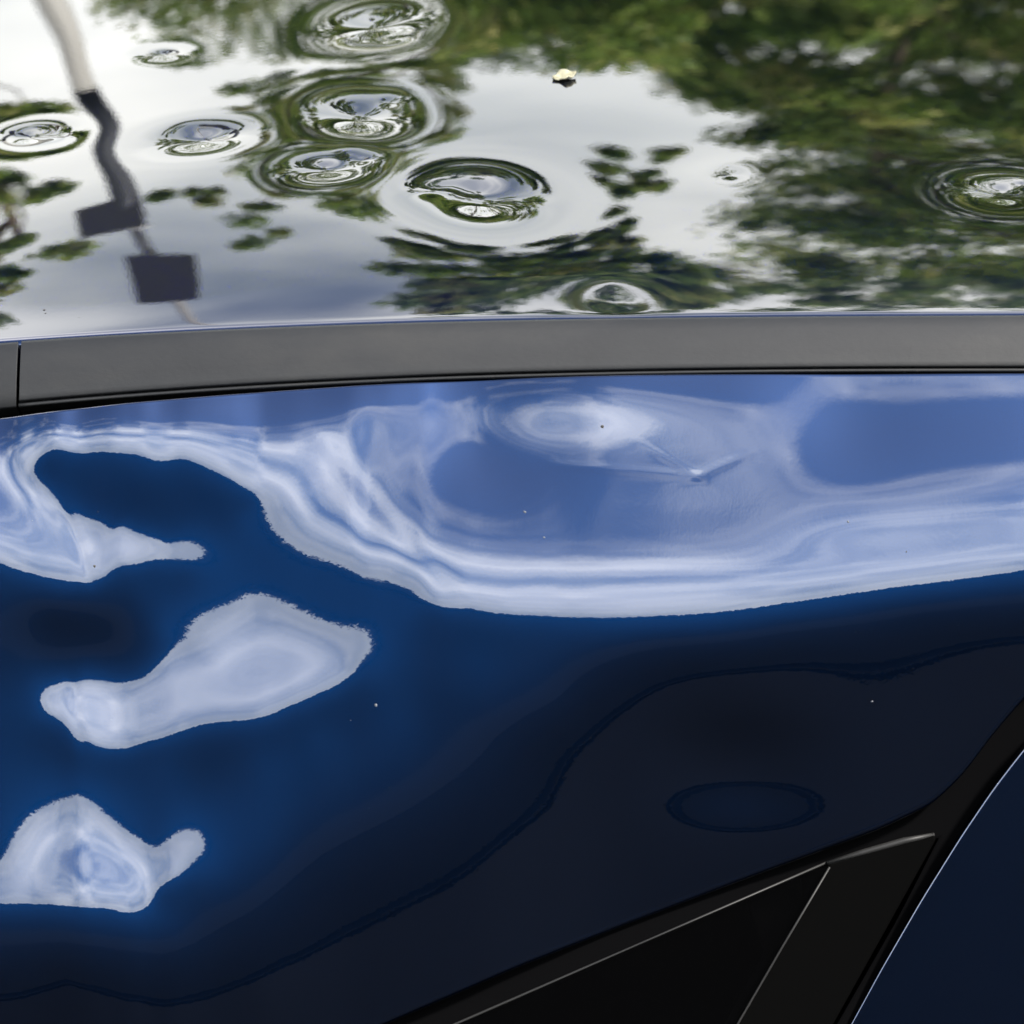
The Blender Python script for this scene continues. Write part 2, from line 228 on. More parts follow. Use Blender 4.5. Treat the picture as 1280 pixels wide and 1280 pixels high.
# --- buckled quarter panel --------------------------------------------
CTL = np.array([[float(v) for v in t.split(',')] for t in """
263.5,44.0,20.81 264.2,48.9,19.18 263.0,40.5,23.74 251.9,45.7,20.88 252.7,50.6,19.24 251.4,42.2,23.80 240.4,47.4,20.94 241.1,52.3,19.30
239.9,44.0,23.86 228.9,49.1,21.00 229.6,54.1,19.37 228.4,45.7,23.92 217.3,50.9,21.06 218.0,55.8,19.43 216.9,47.4,23.98 205.8,52.3,21.12
206.4,57.2,19.48 205.3,48.9,24.04 194.1,53.6,21.17 194.7,58.6,19.53 193.8,50.2,24.08 182.5,55.0,17.44 183.1,59.9,21.59 182.1,51.5,23.02
170.9,56.3,17.51 171.5,61.2,22.09 170.5,52.8,22.60 159.3,57.6,17.46 159.9,62.5,22.62 158.9,54.2,22.33 147.8,59.1,17.61 148.5,64.0,23.19
147.4,55.7,22.52 136.3,60.6,17.62 137.0,65.5,23.65 135.9,57.1,22.55 124.8,62.1,17.85 125.5,67.0,24.06 124.4,58.6,22.80 113.3,63.6,17.94
114.0,68.5,23.71 112.9,60.1,23.16 101.8,65.2,18.09 102.6,70.1,23.23 101.4,61.7,23.81 90.3,66.8,18.40 91.1,71.7,23.49 89.9,63.4,24.53
78.9,68.5,18.73 79.6,73.4,23.68 78.4,65.1,25.29 67.4,70.1,19.43 68.0,75.1,23.89 67.0,66.7,26.53 55.9,71.1,19.13 56.2,76.0,23.21
55.6,67.6,26.50 44.3,71.7,19.14 44.6,76.7,22.72 44.1,68.3,26.55 32.8,72.4,19.71 32.9,77.3,21.96 32.7,68.9,27.19 21.2,72.4,19.61
21.2,77.3,20.42 21.3,68.9,26.97 9.7,72.1,19.90 9.5,77.0,19.90 9.8,68.6,27.09 -1.9,71.5,20.09 -2.3,76.5,19.86 -1.5,68.1,26.88
-13.3,69.8,19.63 -14.1,74.7,19.60 -12.8,66.4,26.11 -24.8,68.1,20.26 -25.5,73.0,18.81 -24.3,64.7,28.62 -29.7,66.8,21.93 -31.6,72.0,22.24
-28.2,62.7,18.63 -40.6,63.0,22.30 -42.5,68.1,21.02 -39.1,58.8,20.10 -51.5,59.0,22.05 -53.4,64.1,21.14 -50.0,54.8,19.82 -62.4,55.0,21.88
-64.9,59.8,20.82 -60.3,51.0,21.05 -72.1,48.5,21.55 -76.0,52.4,20.59 -68.9,45.4,21.30 -78.3,39.0,22.24 -82.9,42.0,22.66 -74.6,36.5,20.25
-80.1,34.0,19.05 -82.5,38.3,16.81 -78.4,31.0,26.38 -91.1,27.9,19.47 -93.2,32.4,19.22 -89.7,24.7,25.10 -102.9,23.5,19.15 -104.0,28.4,19.37
-102.2,20.1,22.23 -115.5,22.6,19.67 -115.8,27.6,19.90 -115.2,19.2,21.87 -128.1,21.8,20.15 -128.4,26.8,20.08 -127.9,18.4,20.07 -140.7,21.2,19.82
-139.2,25.9,20.63 -141.8,17.9,18.40 -148.2,28.6,18.19 -143.2,28.4,18.96 -151.7,28.7,21.63 -140.4,37.3,19.17 -136.7,33.9,19.54 -142.9,39.6,24.80
-132.9,41.6,20.24 -131.4,38.4,19.06 -124.7,44.5,20.48 -123.5,41.2,19.03 -116.4,47.2,19.98 -115.3,43.9,18.62 -108.2,49.9,20.80 -107.1,46.6,17.45
-111.9,54.6,20.34 -111.1,58.5,17.34 -121.5,56.6,19.51 -120.4,60.4,18.47 -130.6,60.4,19.36 -129.8,64.3,21.05 -131.1,58.2,25.41 -140.3,60.7,19.16
-140.7,64.6,21.97 -140.1,58.4,24.87 -149.7,58.6,19.32 -150.7,62.4,20.25 -149.2,56.4,24.95 -159.1,55.9,19.88 -159.9,59.7,19.43 -168.7,54.3,20.69
-169.3,58.2,19.95 -178.3,52.8,20.53 -178.6,56.7,19.62 -188.1,52.8,21.47 -188.1,56.7,19.61 -197.8,52.8,21.14 -197.8,56.8,19.48 -207.6,52.8,21.12
-207.6,56.8,19.46 -103.2,52.1,24.33 -97.0,52.9,22.30 -92.6,53.4,21.22 -110.7,52.1,26.78 -103.3,80.0,21.74 -107.2,76.9,22.91 -100.1,82.4,21.13
-97.3,72.4,21.88 -100.5,68.5,21.68 -94.8,75.5,22.55 -88.7,68.2,21.72 -90.5,63.6,20.61 -87.2,71.9,22.14 -79.5,65.3,21.79 -79.7,60.3,20.68
-79.4,69.3,22.58 -70.6,67.5,21.84 -68.9,62.9,20.83 -71.9,71.3,22.12 -61.8,71.5,21.96 -59.8,67.0,21.10 -63.4,75.2,21.70 -52.8,75.1,21.72
-51.0,70.5,20.96 -54.3,78.8,22.06 -43.8,78.6,22.01 -39.6,76.0,21.02 -47.2,80.7,23.72 -45.9,86.2,21.84 -41.1,87.5,21.92 -49.7,85.1,21.91
-52.1,91.9,20.79 -50.2,95.4,19.49 -53.3,89.7,28.22 -60.4,96.5,20.66 -58.7,100.0,19.69 -61.5,94.2,26.70 -69.1,100.2,20.73 -67.6,103.8,19.77
-70.1,97.9,26.46 -77.9,103.7,21.10 -76.9,107.5,19.94 -78.5,101.3,26.98 -87.3,104.8,20.89 -86.8,108.8,20.30 -87.6,102.4,26.82 -96.7,106.0,20.76
-95.8,109.9,20.43 -97.3,103.6,26.90 -105.7,109.0,20.98 -104.5,112.8,20.06 -106.5,106.6,27.36 -114.8,111.7,20.84 -113.8,115.5,19.54 -115.5,109.3,27.27
-124.1,113.7,21.43 -124.3,117.7,19.49 -124.0,111.2,27.45 -132.6,111.0,21.13 -134.5,114.5,19.83 -131.4,108.8,26.44 -139.9,105.1,19.83 -142.6,108.0,19.70
-138.2,103.3,23.97 -146.2,98.1,21.66 -150.0,98.6,19.27 -143.8,97.7,29.30 -141.4,94.3,19.42 -142.8,90.6,20.53 -140.5,96.7,25.65 -132.3,92.7,20.05
-132.4,88.7,22.03 -132.2,95.1,24.87 -122.9,93.7,20.05 -123.1,89.8,20.83 -122.8,96.2,26.02 -114.4,92.0,20.00 -116.3,88.5,20.12 -113.2,94.1,26.58
-107.5,85.4,20.54 -110.3,82.6,19.23 -105.8,87.3,27.36 -188.8,150.7,22.58 -189.0,146.3,22.76 -188.6,154.2,23.87 -179.6,150.3,22.59 -179.8,145.9,22.77
-179.4,153.8,23.55 -170.3,149.9,23.03 -170.6,145.4,23.00 -170.1,153.4,23.90 -161.2,149.1,22.72 -163.5,145.3,22.43 -159.4,152.1,23.63 -156.1,141.5,23.43
-159.8,138.9,22.88 -153.3,143.5,23.74 -150.7,134.2,23.26 -153.6,130.7,22.47 -148.5,136.8,23.85 -142.6,129.8,22.93 -144.2,125.6,22.48 -141.4,133.1,23.54
-134.5,128.0,23.30 -133.7,123.6,23.00 -135.0,131.4,24.41 -126.4,132.5,23.20 -124.0,128.8,22.88 -128.3,135.4,23.16 -119.0,138.1,23.56 -116.4,134.4,23.16
-121.0,140.9,22.24 -111.5,143.2,22.53 -111.2,138.7,22.24 -111.7,146.6,22.67 -103.2,139.1,23.03 -103.6,134.6,22.54 -102.8,142.5,25.04 -95.3,141.5,23.20
-91.2,139.8,22.19 -98.5,142.9,25.63 -98.9,149.0,22.70 -94.9,151.0,23.19 -102.1,147.5,23.92 -103.1,152.5,22.35 -100.8,155.7,20.74 -104.6,150.5,30.80
-110.3,157.7,21.31 -107.6,160.6,20.51 -111.9,155.9,26.87 -115.4,163.8,22.75 -114.0,167.5,22.50 -116.3,161.5,28.22 -124.5,163.3,21.57 -124.7,167.2,22.97
-124.3,160.8,25.60 -133.5,162.5,22.04 -133.9,166.5,23.26 -133.3,160.1,26.56 -142.8,161.7,21.86 -143.0,165.6,22.88 -142.6,159.2,27.71 -152.0,161.4,21.80
-152.1,165.3,22.10 -152.0,158.9,28.72 -161.2,161.4,21.84 -161.3,165.3,21.87 -161.1,158.9,29.99 -170.4,160.9,21.78 -170.6,164.8,21.72 -170.2,158.4,30.21
-179.6,160.1,21.67 -179.9,164.1,21.46 -179.4,157.7,30.41 -188.7,159.4,22.15 -189.0,163.3,21.79 -188.5,156.9,31.17 -84.6,87.4,27.54 -67.1,84.9,27.44
-99.5,94.9,26.29 -135.6,101.1,33.43 -129.2,149.5,33.85 -141.7,144.6,30.29 -119.3,154.5,34.86 -153.9,35.3,33.42 -151.3,47.8,29.66 -134.2,52.7,28.58
-119.3,51.4,29.22 -173.4,40.4,31.46 -173.8,22.9,31.99 -233.7,15.4,40.20 -232.9,30.5,35.55 -232.4,42.9,30.84 -183.9,16.7,39.51 -183.6,23.0,36.09
-154.3,14.1,46.26 -154.1,20.4,23.72 -154.0,27.8,29.39 -134.3,10.4,44.80 -134.2,14.2,35.70 -134.1,17.9,24.77 -109.5,7.3,43.24 -109.4,11.6,42.56
-109.3,15.9,21.47 -109.3,19.7,29.06 -84.8,5.2,42.75 -84.7,11.5,39.96 -84.6,17.8,27.58 -84.5,24.1,25.26 -60.0,3.1,43.46 -59.8,10.2,37.49
-59.8,16.5,28.34 -59.7,27.8,29.05 -59.6,40.2,29.34 -45.0,2.6,44.35 -44.9,8.9,27.66 -44.8,20.2,33.15 -44.8,35.3,30.35 -44.7,50.2,30.54
-30.0,0.4,39.43 -30.0,7.6,34.37 -30.0,13.9,31.89 -29.9,21.4,34.25 -29.9,29.0,34.19 -29.8,36.5,34.06 -29.8,44.0,31.39 -29.8,52.7,31.16
-10.0,0.3,38.18 -10.0,7.4,30.11 -10.0,13.8,33.05 -10.0,21.3,38.68 -10.0,28.9,39.72 -9.9,36.5,36.60 -9.9,44.0,35.38 -9.9,52.7,31.71
-9.9,61.7,27.95 10.0,0.5,37.17 10.0,7.6,27.23 10.0,13.8,23.88 10.0,21.4,33.18 10.0,28.9,38.43 9.9,36.5,35.88 9.9,44.0,33.77
9.9,52.7,34.21 9.9,61.7,25.76 30.0,0.6,36.08 29.9,7.6,27.06 29.9,13.9,27.16 29.9,21.5,31.76 29.9,29.0,34.03 29.8,36.5,30.62
29.8,44.0,34.23 29.7,52.7,34.59 29.7,61.7,25.47 52.5,0.6,38.07 52.4,7.6,30.44 52.4,13.9,31.76 52.3,21.5,34.89 52.2,29.0,36.71
52.2,36.5,30.29 52.1,44.0,35.28 52.0,52.7,33.09 52.0,61.7,23.99 77.5,0.5,41.17 77.4,7.6,33.64 77.3,13.9,30.45 77.2,21.5,29.19
77.1,29.0,29.25 77.0,36.5,32.95 76.9,44.0,36.44 76.8,52.7,32.75 76.7,61.7,28.37 100.1,-0.4,29.08 100.0,7.0,36.48 99.7,19.1,41.64
99.5,29.2,39.80 99.3,36.5,35.78 99.2,43.8,29.66 99.2,50.4,18.57 99.1,57.0,37.44 115.1,-0.4,32.79 115.0,6.8,35.57 114.7,18.5,36.73
114.4,28.2,35.32 114.3,35.3,33.69 114.1,42.4,31.68 114.1,48.8,21.55 114.0,55.2,38.07 130.1,-0.4,33.06 129.9,6.6,35.48 129.6,17.9,36.87
129.3,27.4,35.14 129.2,34.2,33.23 129.0,41.1,31.93 128.9,47.3,21.44 128.9,53.5,38.33 145.0,-0.4,32.75 144.8,6.3,35.42 144.5,17.4,37.18
144.2,26.5,35.07 144.1,33.2,32.81 143.9,39.8,32.02 143.8,45.8,21.01 143.7,51.8,38.60 160.0,-0.4,32.75 159.8,6.1,35.60 159.4,16.8,37.28
159.1,25.6,34.61 159.0,32.1,32.16 158.8,38.5,32.15 158.7,44.3,20.86 158.6,50.1,39.01 175.0,-0.4,33.04 174.8,5.9,36.49 174.4,16.3,38.41
174.1,24.8,34.78 173.9,31.1,32.01 173.8,37.4,32.88 173.7,43.0,21.38 173.6,48.7,40.55 190.1,-0.5,32.91 189.8,5.7,35.05 189.5,15.7,36.13
189.1,24.0,33.64 189.0,30.1,31.46 188.8,36.2,30.26 188.7,41.7,26.89 188.6,47.2,29.02 205.1,-0.5,32.88 204.9,5.5,35.02 204.5,15.2,35.95
204.2,23.3,33.21 204.0,29.2,31.05 203.8,35.0,30.21 203.7,40.4,26.84 203.6,45.7,28.96 220.1,-0.5,32.86 219.8,5.2,34.99 219.4,14.6,35.76
219.1,22.4,32.77 218.9,28.1,30.65 218.8,33.8,30.16 218.7,38.9,26.78 218.6,44.0,28.90 235.0,-0.5,32.84 234.8,5.0,34.96 234.4,14.0,35.57
234.1,21.4,32.33 233.9,26.8,30.23 233.8,32.3,30.10 233.6,37.2,26.71 233.6,42.1,28.83 249.9,-0.5,32.81 249.7,4.7,34.93 249.3,13.3,35.38
249.0,20.4,31.89 248.9,25.6,29.81 248.7,30.7,30.04 248.6,35.4,26.64 248.5,40.1,28.75 -126.7,30.3,19.41 -104.4,34.0,18.92 -87.1,45.2,18.39
-136.7,75.0,12.67 -144.0,72.5,12.43 -126.9,77.5,13.89 -153.9,80.0,17.49 -158.6,65.1,19.42 -114.4,65.1,20.46 -102.0,60.1,17.77 -156.5,99.8,20.74
-156.5,117.2,21.08 -144.3,119.7,21.48 -109.4,119.7,22.54 -121.9,121.0,21.58 -77.0,117.2,21.73 -59.6,109.8,21.77 -29.8,80.0,20.32 -9.9,87.4,20.90
-47.2,94.9,20.05 -34.7,104.8,20.94 -19.8,75.0,20.36 -89.5,129.7,21.56 -77.0,142.1,21.39 -89.5,154.5,21.85 -106.9,166.9,23.46 14.9,84.9,19.56
52.0,80.0,10.86 89.1,76.3,8.09 126.4,71.3,6.50 158.7,68.8,9.93 14.9,99.8,17.40 44.6,88.6,10.74 89.3,85.4,6.74 134.1,84.9,8.68
163.9,80.0,7.25 -9.9,117.2,16.79 -47.2,129.6,19.30 -59.6,124.7,20.16 -22.3,99.8,18.43 -59.7,154.6,15.57 -34.8,149.6,13.58 2.5,142.2,9.84
-10.0,159.8,9.40 -84.6,177.0,14.79 -134.0,176.7,16.81 -134.2,190.5,10.20 -159.0,179.3,16.69 -84.8,194.7,9.43 -35.0,179.9,8.82 12.4,112.2,10.77
15.0,132.3,9.98 115.0,118.7,9.32 109.5,132.0,9.61 94.1,141.6,10.49 51.3,141.5,8.58 35.7,131.9,7.83 29.9,118.5,7.29 35.5,105.3,5.59
50.9,95.8,5.92 71.9,92.4,6.21 93.2,95.9,8.82 108.9,105.4,9.13 95.2,107.9,10.23 90.9,114.6,9.19 79.5,118.9,6.24 65.4,118.9,6.75
53.8,114.6,10.64 49.2,107.8,11.33 53.6,101.1,9.12 65.0,96.8,6.95 79.0,96.9,7.13 90.5,101.1,8.79 72.2,107.8,-7.77 62.2,107.8,-2.76
82.2,107.9,-3.42 92.2,132.3,7.33 86.5,137.3,8.75 72.2,139.3,8.56 57.8,137.3,8.66 52.0,132.2,8.15 57.7,127.2,8.40 72.0,125.2,8.71
86.3,127.2,7.30 72.1,132.3,29.53 63.8,132.2,17.55 80.1,132.3,16.97 117.8,130.0,7.04 134.9,112.4,7.00 139.5,97.4,9.01 40.1,152.7,7.04
90.4,143.9,4.03 15.1,167.7,7.94 -159.6,204.6,8.37 -209.0,179.4,11.60 -208.4,129.6,18.94 -208.0,92.4,18.56 -234.7,204.8,8.62 -10.1,205.9,7.61
91.4,194.2,7.99 190.0,105.0,6.89 239.3,80.0,9.21 242.0,130.3,6.87 246.2,208.1,7.60 -110.6,243.3,8.72
""".split()])
T0 = radians(24.0)
TA = np.array([0, -sin(T0), -cos(T0)]); NA = np.array([0, -cos(T0), sin(T0)]); ORG = np.array([0, 0, 1.40])
def tps_fit(X, V, lam):
    n = len(X); d2 = ((X[:, None] - X[None]) ** 2).sum(-1); K = .5 * d2 * np.log(d2 + 1e-12); K[np.arange(n), np.arange(n)] = lam
    A = np.zeros((n + 3, n + 3)); A[:n, :n] = K; A[:n, n] = 1; A[:n, n + 1:] = X; A[n, :n] = 1; A[n + 1:, :n] = X.T
    return np.linalg.solve(A, np.r_[V, 0, 0, 0])
def tps_eval(c, X, G):
    n = len(X); out = np.empty(len(G))
    for i in range(0, len(G), 16000):
        q = G[i:i + 16000]; d2 = ((q ** 2).sum(1)[:, None] + (X ** 2).sum(1)[None] - 2 * q @ X.T); d2 = np.maximum(d2, 0) + 1e-12
        out[i:i + 16000] = (.5 * d2 * np.log(d2)) @ c[:n] + c[n] + q @ c[n + 1:]
    return out
US = np.linspace(-.26, .26, 401); WS = np.linspace(-.012, .25, 263); DU = US[1] - US[0]; DW = WS[1] - WS[0]
GU, GW = np.meshgrid(US, WS, indexing='ij')
tc = tps_fit(CTL[:, :2] * .01, CTL[:, 2], .01)
TILT = tps_eval(tc, CTL[:, :2] * .01, np.stack([GU.ravel(), GW.ravel()], 1) * 10).reshape(GU.shape)
def ublur(t, us):
    h = us[1] - us[0]; n = int(.045 / h); k = np.exp(-.5 * (np.arange(-n, n + 1) * h / .015) ** 2); k /= k.sum()
    p = np.concatenate([np.repeat(t[:1], n, 0), t, np.repeat(t[-1:], n, 0)], 0); b_ = sum(k[i] * p[i:i + len(us)] for i in range(2 * n + 1))
    m = np.clip((us + .045) / .10, 0, 1)[:, None]; m = m * m * (3 - 2 * m); return t * (1 - m) + b_ * m
TILT = ublur(TILT, US)
SL = np.tan(np.radians(np.clip(TILT, -5, 62)) - T0)
FLD = np.concatenate([np.zeros((len(US), 1)), np.cumsum((SL[:, 1:] + SL[:, :-1]) / 2 * DW, axis=1)], 1)
FLD -= FLD[:, [int(round(.012 / DW))]]
_mm = FLD[:, (WS > 0) & (WS < .17)].mean(1); _n = int(.18 / DU); _k = np.exp(-(np.arange(-_n, _n + 1) * DU / .06) ** 2)
_lo = np.convolve(np.r_[np.full(_n, _mm[0]), _mm, np.full(_n, _mm[-1])], _k / _k.sum(), 'valid')
FLD -= (_mm - _lo)[:, None]                       # small undulation along the top edge
# sharp creases pressed into the sheet: (u0, w0, u1, w1, half width, depth) in mm
CREASES = [(12.5, 25.2, 59.7, 29.3, 1.50, 0.045), (42.4, 20.2, 59.7, 30.3, 1.25, 0.050), (54.7, 30.3, 72.2, 22.7, 1.50, 0.050), (-136.9, 91.2, -134.3, 112.3, 2.00, 0.130), (-139.1, 40.2, -132.2, 58.9, 1.75, 0.130), (-121.8, 42.7, -129.2, 60.1, 2.25, 0.070), (-59.8, 16.5, -19.8, 63.9, 3.50, 0.100)]
for u0, w0, u1, w1, s, dep in CREASES:
    ax, ay = (u1 - u0), (w1 - w0); L = math.hypot(ax, ay); ax /= L; ay /= L
    pu = GU * 1000 - u0; pw = GW * 1000 - w0; al = pu * ax + pw * ay; pe = -pu * ay + pw * ax
    wnd = 1 / (1 + np.exp(-al / 2.0)) / (1 + np.exp((al - L) / 2.0))
    FLD = FLD - dep / 1000 * wnd * np.exp(-(pe / s) ** 2)
def cub(A, u, w):
    i = np.clip((u - US[0]) / DU, 1, len(US) - 2.001); j = np.clip((w - WS[0]) / DW, 1, len(WS) - 2.001)
    a = i.astype(int); b_ = j.astype(int); f = i - a; g_ = j - b_
    def wt(t): return [(-t + 2 * t * t - t ** 3) / 2, (2 - 5 * t * t + 3 * t ** 3) / 2, (t + 4 * t * t - 3 * t ** 3) / 2, (-t * t + t ** 3) / 2]
    W1, W2 = wt(f), wt(g_); out = 0
    for p in range(4):
        for q in range(4): out = out + A[np.clip(a + p - 1, 0, len(US) - 1), np.clip(b_ + q - 1, 0, len(WS) - 1)] * W1[p] * W2[q]
    return out
def depth(u, w):
    u = np.asarray(u, float); w = np.asarray(w, float)
    uc = np.clip(u, -.255, .255); wc = np.clip(w, -.008, .245)
    return cub(FLD, uc, wc) + (w - wc) * math.tan(radians(14) - T0)
def sheet(u, w, d):
    u, w, d = np.broadcast_arrays(u, w, d)
    return ORG + np.stack([u, 0 * u, 0 * u], -1) + w[..., None] * TA + d[..., None] * NA
TOPC = np.array([(-700, 110), (-400, 52), (-233.4, 22.9), (-184.0, 15.4), (-159.2, 11.8), (-119.7, 7.2), (-79.9, 3.6), (-40.0, 0.8), (0.0, -1.0), (40.0, -2.0), (80.1, -2.3), (160.1, -2.5), (215.2, -2.8), (500, -1), (1000, 6)]) / 1000
LOWC = np.array([(-700, 300), (-384.6, 262), (-230, 255), (-140, 232), (-85.2, 216.5), (-45.2, 201.1), (0.0, 181.6), (40.3, 166.0), (77.9, 151.5), (115.4, 137.4), (131.7, 129.6), (141.5, 120.0), (149.9, 107.9), (159.5, 96.4), (171.6, 83.7), (188.9, 77.5), (239.0, 72.0), (1000, 74)]) / 1000
def smooth_curve(Cv, x, s=.004):
    k = np.linspace(-2, 2, 17); g_ = np.exp(-k * k); g_ /= g_.sum()
    return sum(gg * np.interp(x + s * kk, Cv[:, 0], Cv[:, 1]) for kk, gg in zip(k, g_))
top = lambda u: smooth_curve(TOPC, u, .012)
low = lambda u: smooth_curve(LOWC, u, .0035)
pu = axis([(-.7, -.22, 40), (-.22, .22, 560), (.22, 1.0, 60)])
pt = axis([(0, .012, 14), (.012, 1, 420)])
PU = np.repeat(pu[:, None], len(pt), 1); PW = top(pu)[:, None] + (low(pu) - top(pu))[:, None] * pt[None]
PP = sheet(PU, PW, depth(PU, PW))
def flange(u, wv, sgn, rad, back):
    """rolled edge: quarter round of radius rad then straight back"""
    rows = []
    d0 = depth(u, wv)
    for k in range(1, 6):
        a_ = k / 5 * pi / 2; rows.append(sheet(u, wv + sgn * rad * sin(a_), d0 - rad * (1 - cos(a_))))
    rows.append(sheet(u, wv + sgn * rad, d0 - rad - back))
    return np.stack(rows, 1)
FT = flange(pu, top(pu), -1, .0010, .006)[:, ::-1]; FB = flange(pu, low(pu), 1, .0022, .006)
panel = part(grid_ob('quarter_panel', np.concatenate([FT, PP, FB], 1), M_paint, flip=True))
panel['label'] = 'buckled blue rear pillar panel with deep oval dent'

# --- roof ditch: moulding, end cap, lip -------------------------------
def edge_lo(x):
    xc = np.clip(x, -.17, .17); c = [0.28573875, -0.1653574, 0.03166622, 1.40076872]
    return np.polyval(c, xc) + np.polyval([3 * c[0], 2 * c[1], c[2]], xc) * (x - xc)
def strip(x, prof):
    """sweep a (y, z-fraction between lower and upper edge, dz) profile along the roof line"""
    zl, zu = edge_lo(x), zedge(x); rows = []
    for y, f, dz in prof: rows.append(np.stack([x, np.full_like(x, y), zl * (1 - f) + zu * f + dz], 1))
    return np.stack(rows, 1)
SEAM = -.1548
mprof = [(.010, -.10, -.001), (.0052, .07, 0), (.0037, 0.10, 0.0003), (.0036, .13, .0005), (.0046, .2, .0006), (.0068, .4, .0008), (.0094, .6, .0010), (.0122, .8, .0009), (.0150, .96, .0010), (.0163, 1.0, .0007), (.0168, 1.0, -.0008), (.0166, .7, -.004)]
xm = axis([(SEAM, SEAM + .0003, 3), (SEAM + .0003, .2, 120), (.2, 1.0, 60)])
def capped(name, x, prof, mat, label=None):
    P = strip(x, prof); ctr = P.mean(1, keepdims=True); P = np.concatenate([np.repeat(ctr[:1], P.shape[1], 1) .reshape(1, -1, 3), P, np.repeat(ctr[-1:], P.shape[1], 1).reshape(1, -1, 3)], 0)
    P[0] = P[1] * .9 + P[0] * .1 + np.array([.0006, 0, 0]) * 0; o = part(grid_ob(name, P, mat, flip=True))
    if label: o['label'] = label
    return o
moulding = capped('roof_moulding', xm, mprof, M_mould, 'weathered grey rubber strip along the roof edge')
xc_ = axis([(-.7, SEAM - .2, 20), (SEAM - .2, SEAM - .0014, 60), (SEAM - .0014, SEAM - .0011, 3)])
cprof = [(y, f - .10 if f <= .13 else f, dz - .0002) for y, f, dz in mprof]
cap = capped('moulding_end_piece', xc_, cprof, M_mould, 'short grey rubber end section beside a narrow joint')
xl = axis([(SEAM - .0003, .2, 120), (.2, 1.0, 60)])
lip = capped('moulding_lip', xl, [(.009, -.15, -.001), (.0046, -.015, 0), (.0035, -.005, .0001), (.0032, .040, .0002), (.0042, .055, .0002), (.009, .055, 0)], M_mould)
xd = axis([(-.7, -.2, 20), (-.2, .2, 80), (.2, 1.0, 40)])
ditch = part(grid_ob('roof_ditch', strip(xd, [(.004, -1.2, -.004), (.0085, -.6, -.003), (.0105, -.2, -.002), (.0125, .4, -.003), (.0165, .7, -.003)]), M_black, flip=True))

# --- rear side window -------------------------------------------------
def uw(L): return [(a / 1000, b_ / 1000) for a, b_ in L]
GLASS = [(-0.1009, 0.2387), (-0.0171, 0.2011), (0.0403, 0.1757), (0.0993, 0.1502), (0.1008, 0.1510), (0.0708, 0.2022), (0.0506, 0.2368)]
PILLAR = [(0.1002, 0.1502), (0.1159, 0.1454), (0.1330, 0.1406), (0.1335, 0.1429), (0.1016, 0.2012), (0.0811, 0.2382), (0.0494, 0.2380), (0.0702, 0.2021)]
SEAL1 = [(-0.0605, 0.2199), (-0.0177, 0.2009), (0.0403, 0.1757), (0.0993, 0.1500)]
SEAL2 = [(0.0993, 0.1502), (0.1109, 0.1467), (0.1235, 0.1432), (0.1331, 0.1412)]
SEAL3 = [(0.1000, 0.1514), (0.0852, 0.1767), (0.0707, 0.2021), (0.0506, 0.2367)]
RUBBER = [(-0.1364, 0.2314), (-0.0530, 0.1922), (0.0000, 0.1682), (0.0404, 0.1531), (0.0782, 0.1392), (0.1161, 0.1253), (0.1362, 0.1140), (0.1638, 0.0850), (0.1917, 0.0900), (0.1642, 0.1203), (0.1067, 0.2144), (0.0814, 0.2529), (0.0738, 0.2528), (0.1215, 0.1685), (0.1345, 0.1426), (0.1001, 0.1512), (0.0404, 0.1770), (-0.0172, 0.2025), (-0.0860, 0.2329)]
FRAME = [(-0.2031, 0.2289), (-0.0669, 0.1879), (0.0412, 0.1468), (0.1183, 0.1172), (0.1466, 0.1030), (0.1695, 0.0748), (0.2728, 0.0645), (0.2741, 0.1316), (0.1718, 0.2620), (-0.1909, 0.2759)]
INNER = [(0.0741, 0.1617), (0.0920, 0.1540), (0.0948, 0.1772), (0.0821, 0.2081), (0.0668, 0.2340), (0.0514, 0.2339), (0.0807, 0.1797)]
DOOR = [(0.2649, 0.0795), (0.2151, 0.0820), (0.1904, 0.0887), (0.1732, 0.1007), (0.1615, 0.1129), (0.1513, 0.1265), (0.1415, 0.1414), (0.1293, 0.1617), (0.1171, 0.1836), (0.1072, 0.2025), (0.0874, 0.2381), (0.0674, 0.2746)]
CHIPS = [(0.0282, 0.0134, 0.00060, 1), (-0.0422, 0.1001, 0.00060, 0), (0.0040, 0.0402, 0.00050, 0), (0.1042, 0.0433, 0.00050, 0), (0.0709, 0.1803, 0.00040, 0), (0.1120, 0.0991, 0.00040, 0), (0.1222, 0.0527, 0.00030, 1), (-0.1297, 0.0571, 0.00050, 1), (0.0099, 0.0482, 0.00040, 0)]
d_edge = float(depth(np.array(.04), np.array(.1715)))
def plane_d(u, w): # the window sits in one flat plane behind the panel edge
    return WD0 + WDU * u + WDW * w
us = np.array([-.0351, .0402, .115]); ws_ = np.array([.2006, .1715, .1424]); dsv = depth(us, ws_)
WDW = math.tan(radians(17.0) - T0)
_k = np.polyfit(us, dsv - WDW * ws_, 1); WDU = float(_k[0]); WD0 = float(_k[1])
def plate(name, poly, off, thick, mat, parent=None, bevel=0.0):
    bm = bmesh.new()
    fr = [bm.verts.new(sheet(np.array(u), np.array(w), np.array(plane_d(u, w) + off))) for u, w in poly]
    f = bm.faces.new(fr); bm.normal_update()
    if f.normal.dot(Vector(NA)) < 0: f.normal_flip()
    r = bmesh.ops.extrude_face_region(bm, geom=[f]); vs = [v for v in r['geom'] if isinstance(v, bmesh.types.BMVert)]
    bmesh.ops.translate(bm, verts=vs, vec=Vector(NA) * thick)
    bmesh.ops.recalc_face_normals(bm, faces=bm.faces)
    if bevel: bmesh.ops.bevel(bm, geom=[e for e in bm.edges], offset=bevel, segments=2, affect='EDGES', profile=.6)
    me = bpy.data.meshes.new(name); bm.to_mesh(me); bm.free()
    return link(name, me, mat, parent)
